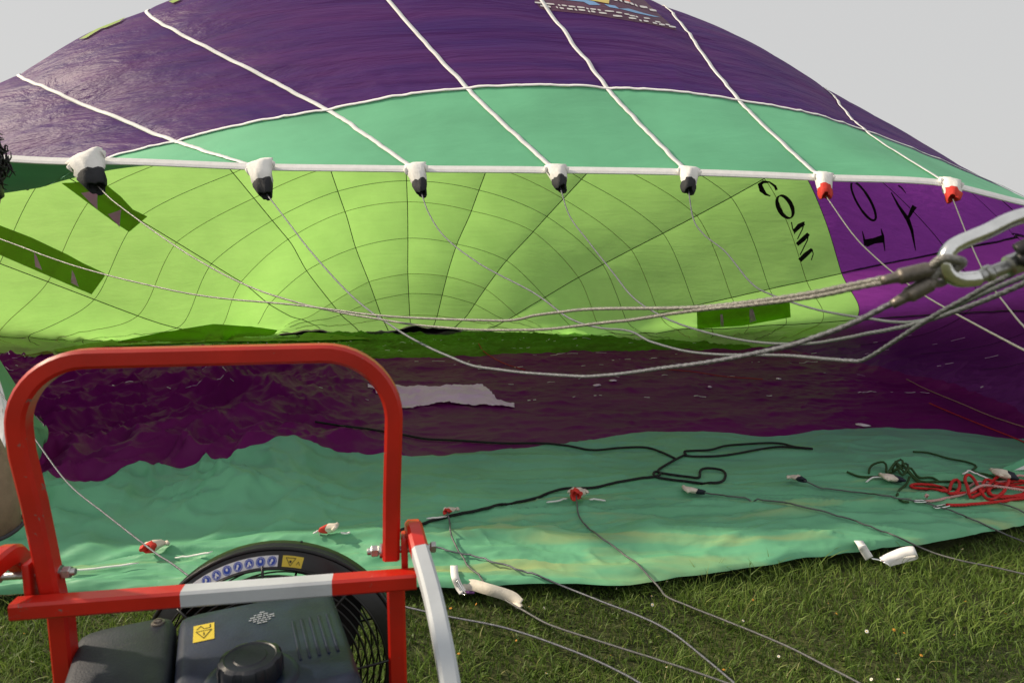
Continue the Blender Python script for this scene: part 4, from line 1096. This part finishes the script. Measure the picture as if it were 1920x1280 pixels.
# stickers on the flange
def flange_pt(a, r, lift=.0016):
    t = (RR - .010 - r) / .030
    return np.array((RC[0] + r * math.cos(a), RC[1] - .013 - .015 * t - lift, RC[2] + r * math.sin(a)))
def flange_patch(a0, a1, r0, r1, name, mat, lift=.0016, n=24):
    V = []; Fc = []
    for i, a in enumerate(np.linspace(a0, a1, n)):
        V += [flange_pt(a, r0, lift), flange_pt(a, r1, lift)]
        if i: Fc.append((2 * i - 2, 2 * i - 1, 2 * i + 1, 2 * i))
    return mesh_obj(name, V, Fc, mat, flange)
AR = math.radians
flange_patch(AR(127), AR(85.5), RR - .037, RR - .012, 'safety_sticker', M['sticker_white'])
flange_patch(AR(83.5), AR(74), RR - .037, RR - .012, 'warning_sticker', M['sticker_yellow'])
am = [AR(125 - i * 5.25) for i in range(8)]
rm_ = RR - .0245
def disc_on_flange(a, rad, name, mat, lift, ri=0.0):
    V, Fc, n = [], [], 22
    for j in range(n):
        t = 2 * math.pi * j / n
        for q in (ri, rad):
            V.append(flange_pt(a + q * math.cos(t) / rm_, rm_ + q * math.sin(t) * .95, lift))
    for j in range(n):
        k = (j + 1) % n
        Fc.append((2 * j, 2 * j + 1, 2 * k + 1, 2 * k))
    return mesh_obj(name, V, Fc, mat, flange)
for i, a in enumerate(am):
    if i == 0:
        V = [flange_pt(a + .030, rm_ - .010, .0026), flange_pt(a - .030, rm_ - .010, .0026), flange_pt(a, rm_ + .011, .0026)]
        mesh_obj('warning_symbol', V, [(0, 1, 2)], M['sticker_blue'], flange); continue
    disc_on_flange(a, .0118, 'safety_symbol', M['sticker_blue'], .0026)
    disc_on_flange(a, .0098, 'safety_symbol_ring', M['sticker_white'], .0032, .0090)
    for dx, dy, rr_ in ((0, .002, .0030), (.003, -.003, .0026), (-.0034, -.002, .0022))[:1 + i % 3]:
        V = [flange_pt(a + (dx + rr_ * math.cos(t)) / rm_, rm_ + dy + rr_ * 1.2 * math.sin(t), .0034) for t in np.linspace(0, 2 * math.pi, 10, endpoint=False)]
        mesh_obj('symbol_figure', V, [tuple(range(10))], M['sticker_white'], flange)
def flange_line(pts, w, mat, lift=.0028):
    P = stroke(pts, w); n = len(P) // 2; V = [flange_pt(p[0] / rm_ + AR(79), rm_ + p[1], lift) for p in P]
    mesh_obj('printed_line', V, [(i, i + 1, 2 * n - 2 - i, 2 * n - 1 - i) for i in range(n - 1)], mat, flange)
for seg in ([(.016, .0085), (.003, -.009)], [(.003, -.009), (-.008, .0085)], [(-.008, .0085), (.016, .0085)], [(-.012, -.006), (-.016, .002)], [(-.016, .002), (-.021, -.006)]):
    flange_line(seg, .0012, M['ink'])
disc_on_flange(AR(79.7), .003, 'printed_dot', M['ink'], .0028)
# engine block, fuel tank, air filter cover (turned a little against the frame)
Rz = lambda a: np.array(((math.cos(a), -math.sin(a), 0), (math.sin(a), math.cos(a), 0), (0, 0, 1)))
E = Rz(math.radians(15))
m = MB(); m.rbox((.04, .02, .47), (.36, .40, .36), .03, 0, E); m.rbox((.02, .15, .42), (.20, .30, .2), .02, 0, E); fpart(m, 'engine_block', M['engine_black'])
TC = np.array((.066, -.005, .716))
tank = MB(); tank.rbox(TC, (.335, .40, .19), .024, 0, E, .975); tank_o = fpart(tank, 'fuel_tank', M['tank_black'], sm=60)
m = MB(); m.rbox(TC + np.array((0, 0, -.085)), (.36, .385, .022), .010, 0, E); o = fpart(m, 'tank_seam', M['tank_black'], tank_o)
ztop = TC[2] + .095
for i in range(5):                           # pressed ribs
    c = TC + E @ np.array((.062 + i * .018, -.01, .0955)); m = MB(); m.rbox(c, (.006, .15, .004), .0019, 0, E); fpart(m, 'tank_rib', M['tank_black'], tank_o)
capc = np.array((.066, -.118, ztop))
m = MB(); m.lathe([(.088, -.004), (.082, .006), (.070, .009), (.058, .005), (.050, .006)], capc, (0, 0, 1), 40); fpart(m, 'filler_neck', M['tank_black'], tank_o, 60)
knurl = lambda a, r, h: (1 - .055 * (1 if math.sin(a * 9) > .45 else 0)) if r > .05 else 1
m = MB(); m.lathe([(.050, .004), (.056, .008), (.058, .014), (.058, .036), (.055, .044), (.046, .047), (.044, .0455), (.030, .0455), (.028, .047), (.004, .047)], capc, (0, 0, 1), 108, mod=knurl); fpart(m, 'fuel_cap', M['cap_black'], tank_o, 30)
# tank stickers
def tank_rect(cx, cy, w, h, name, mat, lift=.0012, rot=0.0, par=tank_o):
    R2 = E @ Rz(rot); c = TC + E @ np.array((cx, cy, .095 + lift))
    V = [c + R2 @ np.array((sx * w / 2, sy * h / 2, 0)) for sx, sy in ((-1, -1), (1, -1), (1, 1), (-1, 1))]
    return mesh_obj(name, V, [(0, 1, 2, 3)], mat, par)
def tank_line(pts, w, mat, lift=.0022):
    P = stroke(pts, w); n = len(P) // 2; V = [TC + E @ np.array((p[0], p[1], .095 + lift)) for p in P]
    return mesh_obj('printed_line', V, [(i, i + 1, 2 * n - 2 - i, 2 * n - 1 - i) for i in range(n - 1)], mat, tank_o)
wx0, wy0 = -.112, .095
tank_rect(wx0, wy0, .040, .066, 'warning_sticker', M['sticker_yellow'])
for a, b in (((-.015, .006), (.015, .006)), ((.015, .006), (0, -.024)), ((0, -.024), (-.015, .006)), ((0, -.001), (0, -.013)), ((-.014, .014), (-.006, .026)), ((-.006, .026), (.0, .014)), ((.0, .014), (.012, .014)), ((.012, .014), (.012, .028))):
    tank_line([(wx0 + a[0], wy0 + a[1]), (wx0 + b[0], wy0 + b[1])], .0018, M['ink'])
for r_i, (n_, w) in enumerate(((1, .010), (3, .034), (4, .050), (4, .056), (3, .040), (2, .024))):   # lines of small print
    y = .128 - r_i * .0085; x = .0 - w / 2 + .004
    rr_ = random.Random(r_i)
    while x < w / 2:
        l = rr_.uniform(.004, .011); tank_rect(x + l / 2, y, l, .0042, 'printed_word', M['ink_pale'], .0016); x += l + .0022
# air filter cover
m = MB()
FCc = np.array((-.20, -.03, .718))
m.rbox(FCc, (.19, .38, .17), .030, 0, Rz(math.radians(15)), .98); fo = fpart(m, 'air_filter_cover', M['engine_black'], sm=60)
c = FCc + Rz(math.radians(15)) @ np.array((.06, .145, .085))
m = MB(); m.lathe([(.014, 0), (.0135, .003), (.009, .004), (.008, .008), (.003, .009)], c, (0, 0, 1), 20); m.rbox(c + np.array((0, 0, .009)), (.013, .0025, .002), .0008)
fpart(m, 'cover_screw', M['ferrule'], fo)
m = MB(); m.rbox((-.02, .03, .60), (.50, .34, .012), .004); fpart(m, 'engine_mount', M['red_paint'])
# base skids and wheels, below the picture
for sx in (-1, 1):
    m = MB(); m.sweep(np.array([(sx * .33, -.45, .06), (sx * .33, .1, .06), (sx * .33, .62, .06)]), SQ(.04, .04, .006), (1, 0, 0)); fpart(m, 'skid', M['red_paint'])
    m = MB(); m.lathe([(.03, -.03), (.10, -.03), (.118, -.02), (.122, 0), (.118, .02), (.10, .03), (.03, .03)], (sx * .40, .52, .122), (1, 0, 0), 28); w_ = fpart(m, 'wheel', M['rubber'])
    m = MB(); m.lathe([(.01, -.033), (.055, -.034), (.06, -.031), (.06, .031), (.055, .034), (.01, .033)], (sx * .40, .52, .122), (1, 0, 0), 20); fpart(m, 'wheel_rim', M['grey_paint'], w_)
    m = MB(); m.rbox((sx * .33, -.42, .02), (.06, .06, .04), .012); fpart(m, 'rubber_foot', M['rubber'])
m = MB(); m.tube([(-.40, .52, .122), (.40, .52, .122)], .010, 10); fpart(m, 'axle', M['zinc'])
m = MB(); m.sweep(np.array([(-.33, -.05, .42), (0, -.05, .42), (.33, -.05, .42)]), SQ(.03, .03), (0, 1, 0)); m.sweep(np.array([(-.33, .40, .21), (0, .40, .21), (.33, .40, .21)]), SQ(.03, .03), (0, 1, 0)); fpart(m, 'frame_rail', M['red_paint'])

# ------------------------------------------------------------------ person at the left edge, seen from behind
M['hair'] = solid('black_curly_hair', (.006, .005, .005), .5, amt=.4)
M['skin'] = solid('skin', (.42, .24, .17), .5, amt=.06)
M['coat'] = solid('tan_coat', (.30, .22, .14), .85, nscale=30, amt=.14, bump=.4, bscale=200)
M['trousers'] = solid('dark_grey_trousers', (.05, .05, .058), .85, amt=.15, bump=.3, bscale=180)
M['shoe'] = solid('dark_shoe', (.02, .018, .016), .6, amt=.2)
per = empty('person', (-1.825, 1.95, 0))
per.scale = (1, 1, 1.06)
tag(per, 'person with bushy black hair and tan coat, mostly out of view at the left edge', 'person')
def skin_body(name, verts, edges, radii, mat, root=0, sub=2):
    me = bpy.data.meshes.new(name); me.from_pydata(verts, edges, []); me.update()
    o = bpy.data.objects.new(name, me); COL.objects.link(o)
    md = o.modifiers.new('skin', 'SKIN'); md.use_smooth_shade = True
    for i, r in enumerate(radii):
        sv = me.skin_vertices[0].data[i]; sv.radius = r if isinstance(r, tuple) else (r, r); sv.use_root = (i == root)
    if sub: s2 = o.modifiers.new('sub', 'SUBSURF'); s2.levels = sub; s2.render_levels = sub
    dg = bpy.context.evaluated_depsgraph_get(); dg.update()
    me2 = bpy.data.meshes.new_from_object(o.evaluated_get(dg)); bpy.data.objects.remove(o)
    me2.name = name; o = bpy.data.objects.new(name, me2); COL.objects.link(o)
    me2.materials.clear(); me2.materials.append(mat)
    for p in me2.polygons: p.use_smooth = True
    o.parent = per
    return o
HD = np.array((.262, .0, 1.70))               # head centre (leans to the right)
V = [(0.02, 0, .98), (0.0, 0, 1.15), (-.02, 0, 1.32), (.02, .01, 1.46), (.10, .01, 1.55), (.23, 0, 1.62),
     (-.20, 0, 1.44), (-.36, .16, 1.50), (-.40, .38, 1.66), (-.40, .44, 1.70),
     (.02, .05, 1.42), (-.04, .24, 1.30), (-.12, .40, 1.42), (-.17, .44, 1.45),
     (-.09, 0, .93), (-.11, .03, .50), (-.12, -.02, .09), (-.12, .12, .04),
     (.10, 0, .93), (.12, .05, .50), (.12, 0, .09), (.12, .14, .04)]
Ed = [(0, 1), (1, 2), (2, 3), (3, 4), (4, 5), (3, 6), (6, 7), (7, 8), (8, 9), (3, 10), (10, 11), (11, 12), (12, 13), (0, 14), (14, 15), (15, 16), (16, 17), (0, 18), (18, 19), (19, 20), (20, 21)]
Rd = [.13, .125, .15, .12, .055, .052, .065, .048, .035, .03, .065, .048, .035, .03, .09, .06, .042, .035, .09, .06, .042, .035]
skin_body('body', V, Ed, Rd, M['trousers'])
# head with face, turned away to the balloon
hd = MB(); rings = []
for t in np.linspace(0, 1, 15):
    z = -.125 + .25 * t; w = .078 * math.sqrt(max(.02, 1 - (abs(t - .56) / .58) ** 2.4)); d = w * 1.22
    ring = []
    for j in range(20):
        a = 2 * math.pi * j / 20; x, y = w * math.cos(a), d * math.sin(a)
        if math.sin(a) > .85: y += .016 * math.exp(-((t - .42) / .09) ** 2) * (1 if math.sin(a) > .95 else .4) - .006 * math.exp(-((t - .56) / .06) ** 2)
        ring.append(HD + (x, y, z))
    rings.append(ring)
hd.loft(rings)
for sx in (-1, 1):
    hd.lathe([(.004, -.006), (.026, -.004), (.028, .004), (.016, .008)], HD + (sx * .080, -.005, .0), (sx, 0, .1), 14)
ho = hd.build('head', M['skin'], per)
M['eye'] = solid('eye', (.6, .6, .6), .3); M['lips'] = solid('lips', (.36, .13, .11), .5)
for sx in (-1, 1):
    m = MB(); m.lathe([(.002, -.004), (.011, 0), (.002, .004)], HD + (sx * .030, .086, .012), (0, 1, 0), 12); m.build('eye', M['eye'], ho)
m = MB(); m.tube(crom([HD + (-.022, .080, -.062), HD + (0, .089, -.060), HD + (.022, .080, -.062)], 5), [.002] + [.005] * 9 + [.002], 6); m.build('mouth', M['lips'], ho)
for hx, hy, hz, sg in ((-.40, .47, 1.73, -1), (-.20, .47, 1.47, 1)):   # hands with fingers half closed
    m = MB(); c = np.array((hx, hy, hz))
    m.rbox(c, (.075, .05, .085), .02)
    for f in range(4):
        b_ = c + (-.027 + f * .018, .01, .04); l = (.075, .085, .08, .062)[f]
        m.tube(crom([b_, b_ + (0, .02, l * .5), b_ + (0, .045, l * .6), b_ + (0, .05, l * .25)], 4), [.009] * 8 + [.008] * 4 + [.005], 8)
    b_ = c + (sg * .036, .005, -.015); m.tube(crom([b_, b_ + (sg * .022, .015, .025), b_ + (sg * .014, .035, .05)], 4), [.011] * 5 + [.009] * 3 + [.006], 8)
    m.build('hand', M['skin'], per)
# coat: hangs from the shoulders and flares at the hem
ct = MB(); rings = []
for z, cx_, a_, b_ in ((1.52, .05, .08, .075), (1.47, .0, .16, .11), (1.36, -.04, .20, .135), (1.15, -.01, .19, .13), (1.02, .03, .205, .14), (.92, .055, .215, .155), (.80, .066, .224, .165), (.70, .066, .226, .17), (.695, .066, .215, .16)):
    rings.append([np.array((cx_ + a_ * math.cos(t) * (1 + .02 * math.sin(7 * t)), b_ * math.sin(t) * (1 + .04 * math.sin(5 * t + z * 4)), z)) for t in np.linspace(0, 2 * math.pi, 36, endpoint=False)])
ct.loft(rings, caps=(False, False)); coat = ct.build('coat', M['coat'], per)
m = MB(); m.tube(crom([np.array((.066 + .232 * math.cos(t), .172 * math.sin(t), .705 + .004 * math.sin(5 * t))) for t in np.linspace(-2.6, 1.6, 20)], 3), .006, 6); m.build('coat_hem', M['trousers'], coat)
for nm, pts, rr in (('sleeve', [(-.17, 0, 1.44), (-.30, .08, 1.47), (-.37, .18, 1.52), (-.40, .36, 1.65)], [.085, .075, .065, .05]), ('sleeve', [(-.02, .04, 1.42), (-.05, .20, 1.32), (-.12, .34, 1.37), (-.17, .43, 1.44)], [.085, .07, .06, .048])):
    P = crom(pts, 6); m = MB(); m.tube(P, np.interp(np.linspace(0, 1, len(P)), np.linspace(0, 1, 4), rr), 14, caps=(False, False)); m.build(nm, M['coat'], per)
# curly hair: a cap and many small curls
hr = MB(); rr_ = random.Random(5)
rings = []
for t in np.linspace(0, 1, 9):
    z = -.06 + .195 * t; w = .092 * math.sqrt(max(.03, 1 - max(0, (t - .35) / .68) ** 2.2))
    rings.append([HD + (w * math.cos(a), w * 1.18 * math.sin(a) - .018, z + .03 * max(0, math.sin(a)) * (1 - t)) for a in np.linspace(0, 2 * math.pi, 20, endpoint=False)])
hr.loft(rings)
for i in range(620):
    a = rr_.uniform(0, 2 * math.pi); e = math.asin(rr_.uniform(-.45, 1))
    if math.sin(a) > .5 and e < .5: continue
    n_ = np.array((math.cos(a) * math.cos(e), math.sin(a) * math.cos(e), math.sin(e)))
    b_ = HD + np.array((0, -.018, .035)) + n_ * np.array((.092, .108, .10)) * rr_.uniform(.9, 1.05)
    t1 = np.cross(n_, (rr_.uniform(-1, 1), rr_.uniform(-1, 1), rr_.uniform(-1, 1))); t1 /= np.linalg.norm(t1); t2 = np.cross(n_, t1)
    q = rr_.uniform(.008, .018); ln = rr_.uniform(.012, .038); ph = rr_.uniform(0, 6)
    P = [b_ + n_ * ln * s_ + q * (t1 * math.cos(ph + s_ * 7) + t2 * math.sin(ph + s_ * 7)) for s_ in np.linspace(0, 1.1, 9)]
    hr.tube(P, [.0045, .0045, .004, .004, .0035, .003, .0025, .002, .001], 4)
hr.build('hair', M['hair'], ho)
for sx in (-.12, .12):
    m = MB(); m.rbox((sx, .06, .045), (.10, .28, .09), .03, 0, None, .85); fpart_o = m.build('shoe', M['shoe'], per)

# ------------------------------------------------------------------ grass
def grass_mat():
    m, N, L = new_mat('grass_blades')
    out = N.new('ShaderNodeOutputMaterial'); p = N.new('ShaderNodeBsdfPrincipled'); t = N.new('ShaderNodeBsdfTranslucent'); mx = N.new('ShaderNodeMixShader')
    at = N.new('ShaderNodeAttribute'); at.attribute_name = 'tint'
    r = N.new('ShaderNodeValToRGB'); el = r.color_ramp.elements
    el[0].color = (.03, .058, .01, 1); el[1].color = (.30, .29, .12, 1); el[1].position = 1.0
    for pos, c in ((.35, (.095, .16, .026, 1)), (.7, (.17, .265, .05, 1)), (.9, (.25, .31, .08, 1))):
        e = el.new(pos); e.color = c
    L.new(at.outputs['Fac'], r.inputs[0]); L.new(r.outputs[0], p.inputs['Base Color']); L.new(r.outputs[0], t.inputs[0])
    p.inputs['Roughness'].default_value = .5; p.inputs['Specular IOR Level'].default_value = .3
    mx.inputs[0].default_value = .35
    L.new(p.outputs[0], mx.inputs[1]); L.new(t.outputs[0], mx.inputs[2]); L.new(mx.outputs[0], out.inputs[0])
    return m
M['grass'] = grass_mat()
def grass(name, x, y, hgt, wid, lean, tint, mat):
    n = len(x); a = RNG.uniform(0, 2 * math.pi, n); fa = RNG.uniform(0, 2 * math.pi, n)
    dx, dy = np.cos(a) * lean * hgt, np.sin(a) * lean * hgt
    sx, sy = np.cos(fa) * wid / 2, np.sin(fa) * wid / 2
    z0 = np.full(n, -.012)
    V = np.zeros((n, 7, 3))
    for i, (f, w) in enumerate(((0, 1), (.4, .9), (.75, .6))):
        for j, s_ in enumerate((-1, 1)):
            V[:, 2 * i + j] = np.stack([x + dx * f * f + s_ * sx * w, y + dy * f * f + s_ * sy * w, z0 + hgt * (f - .28 * lean * f * f)], 1)
    V[:, 6] = np.stack([x + dx, y + dy, z0 + hgt * (1 - .28 * lean)], 1)
    b = (np.arange(n) * 7)[:, None]
    T_ = np.concatenate([b + np.array(q) for q in ((0, 1, 3), (0, 3, 2), (2, 3, 5), (2, 5, 4), (4, 5, 6))]).astype(np.int64)
    o = mesh_obj(name, V.reshape(-1, 3), T_, mat, None, False)
    at = o.data.attributes.new('tint', 'FLOAT', 'POINT'); at.data.foreach_set('value', np.repeat(tint, 7).astype(np.float32))
    return o
def lawn_points(n, x0, x1, y0, y1):
    x = RNG.uniform(x0, x1, n); y = RNG.uniform(y0, y1, n)
    ey = np.interp(x, EDGE[::-1, 0], EDGE[::-1, 1])
    k = y < ey + .05
    return x[k], y[k]
xs_, ys_ = lawn_points(170000, -3.6, 5.2, 1.2, 4.6)
pat = .5 * fbm(xs_ * 2.2, ys_ * 2.2, 101, 4) + .5 * smooth01((fbm(xs_ * 3.1, ys_ * 3.1, 105, 3) - .36) / .28)
bare = fbm(xs_ * 2.6, ys_ * 2.6, 109, 3) + RNG.normal(0, .06, len(xs_)) > -1
xs_, ys_, pat = xs_[bare], ys_[bare], pat[bare]
hg = RNG.uniform(.02, .062, len(xs_)) * (.5 + 1.2 * pat)
tn = np.clip(.15 + .75 * pat + RNG.normal(0, .16, len(xs_)), 0, 1) * .85
dead = RNG.random(len(xs_)) < .05; tn[dead] = RNG.uniform(.85, 1, dead.sum())
g1 = grass('lawn', xs_, ys_, hg, RNG.uniform(.0028, .0065, len(xs_)), RNG.uniform(.3, 1.3, len(xs_)), tn, M['grass'])
tag(g1, 'short mixed green meadow grass in the foreground', 'grass', kind='stuff')
xt, yt = lawn_points(20000, -3.2, 5.0, 1.4, 4.6)
ey = np.interp(xt, EDGE[::-1, 0], EDGE[::-1, 1])
keep = (fbm(xt * 1.7, yt * 1.7, 111, 3) > .50) & (RNG.random(len(xt)) < .25 + .75 * np.exp(-((ey - yt) / .25) ** 2))
xt, yt = xt[keep], yt[keep]
g2 = grass('tall_grass', xt, yt, RNG.uniform(.06, .16, len(xt)), RNG.uniform(.003, .006, len(xt)), RNG.uniform(.3, 1.0, len(xt)), RNG.uniform(.35, .95, len(xt)), M['grass'])
tag(g2, 'longer grass blades standing along the edge of the green cloth', 'grass', kind='stuff')
# low broad leaves and moss between the blades
xb, yb = lawn_points(14000, -3.4, 5.0, 1.3, 4.6)
kb = fbm(xb * 1.5, yb * 1.5, 121, 3) > .46; xb, yb = xb[kb], yb[kb]
g3 = grass('clover_leaves', xb, yb, RNG.uniform(.012, .03, len(xb)), RNG.uniform(.010, .020, len(xb)), RNG.uniform(.8, 1.6, len(xb)), RNG.uniform(.15, .6, len(xb)), M['grass'])
tag(g3, 'low broad weed leaves growing between the grass blades', 'weeds', kind='stuff')
# small flowers
M['petal'] = solid('white_petals', (.78, .78, .74), .7, amt=.05); M['flower_eye'] = solid('yellow_flower_eye', (.70, .45, .03), .7)
M['orange_petal'] = solid('orange_brown_petals', (.50, .20, .03), .7, amt=.3)
def flower_mesh(mat_p, rad):
    m = MB()
    m.tube([(0, 0, -.03), (0, 0, 0)], .0012, 4, 2)
    for j in range(9):
        a = 2 * math.pi * j / 9; d = np.array((math.cos(a), math.sin(a), .25)); s_ = np.array((-math.sin(a), math.cos(a), 0)) * rad * .3
        m.add([(0, 0, .001), d * rad * .6 - s_, d * rad, d * rad * .6 + s_], [(0, 1, 2, 3)], 0)
    m.lathe([(rad * .35, 0), (rad * .32, rad * .2), (rad * .1, rad * .32)], (0, 0, .001), (0, 0, 1), 8, 1)
    return m
def plant_flowers(name, pts, mats, rad, label, group, cat):
    first = None
    for i, (x, y) in enumerate(pts):
        p = G(x, y, .035)
        if first is None:
            o = flower_mesh(mats[0], rad).build(name, mats); first = o
        else:
            o = first.copy(); COL.objects.link(o)
        o.location = p; o.rotation_euler = (random.uniform(-.6, .6) - .35, random.uniform(-.5, .5), random.uniform(0, 6)); s_ = random.uniform(.75, 1.2); o.scale = (s_, s_, s_)
        tag(o, label, cat, group)
M['stem'] = solid('flower_stem', (.06, .10, .02), .7)
plant_flowers('daisy', [(992, 1137), (1020, 1139), (1250, 1090), (1349, 1070), (1366, 1136), (1393, 1163), (1553, 1131), (1593, 1129), (1625, 1183), (1223, 1133), (1222, 1117), (1368, 1252), (1634, 1273), (1684, 1273), (1024, 1262), (195, 1148), (700, 1138), (1805, 1029), (1156, 1103), (1900, 1130), (1790, 1190), (1460, 1230), (60, 1240), (1250, 1250)],
              [M['petal'], M['flower_eye'], M['stem']], .0070, 'small white daisy in the foreground grass', 'white daisies in the grass', 'flower')
plant_flowers('dandelion', [(45, 1187), (1412, 1124), (1568, 1150), (1810, 1127), (1676, 1180), (1680, 1225), (1727, 1228), (968, 1200), (893, 1132), (845, 1140), (1695, 1186), (1860, 1060), (1357, 1255), (1885, 1150), (860, 1225), (1145, 1228)],
              [M['orange_petal'], M['flower_eye'], M['stem']], .0065, 'small faded orange flower head in the grass', 'orange flower heads in the grass', 'flower')
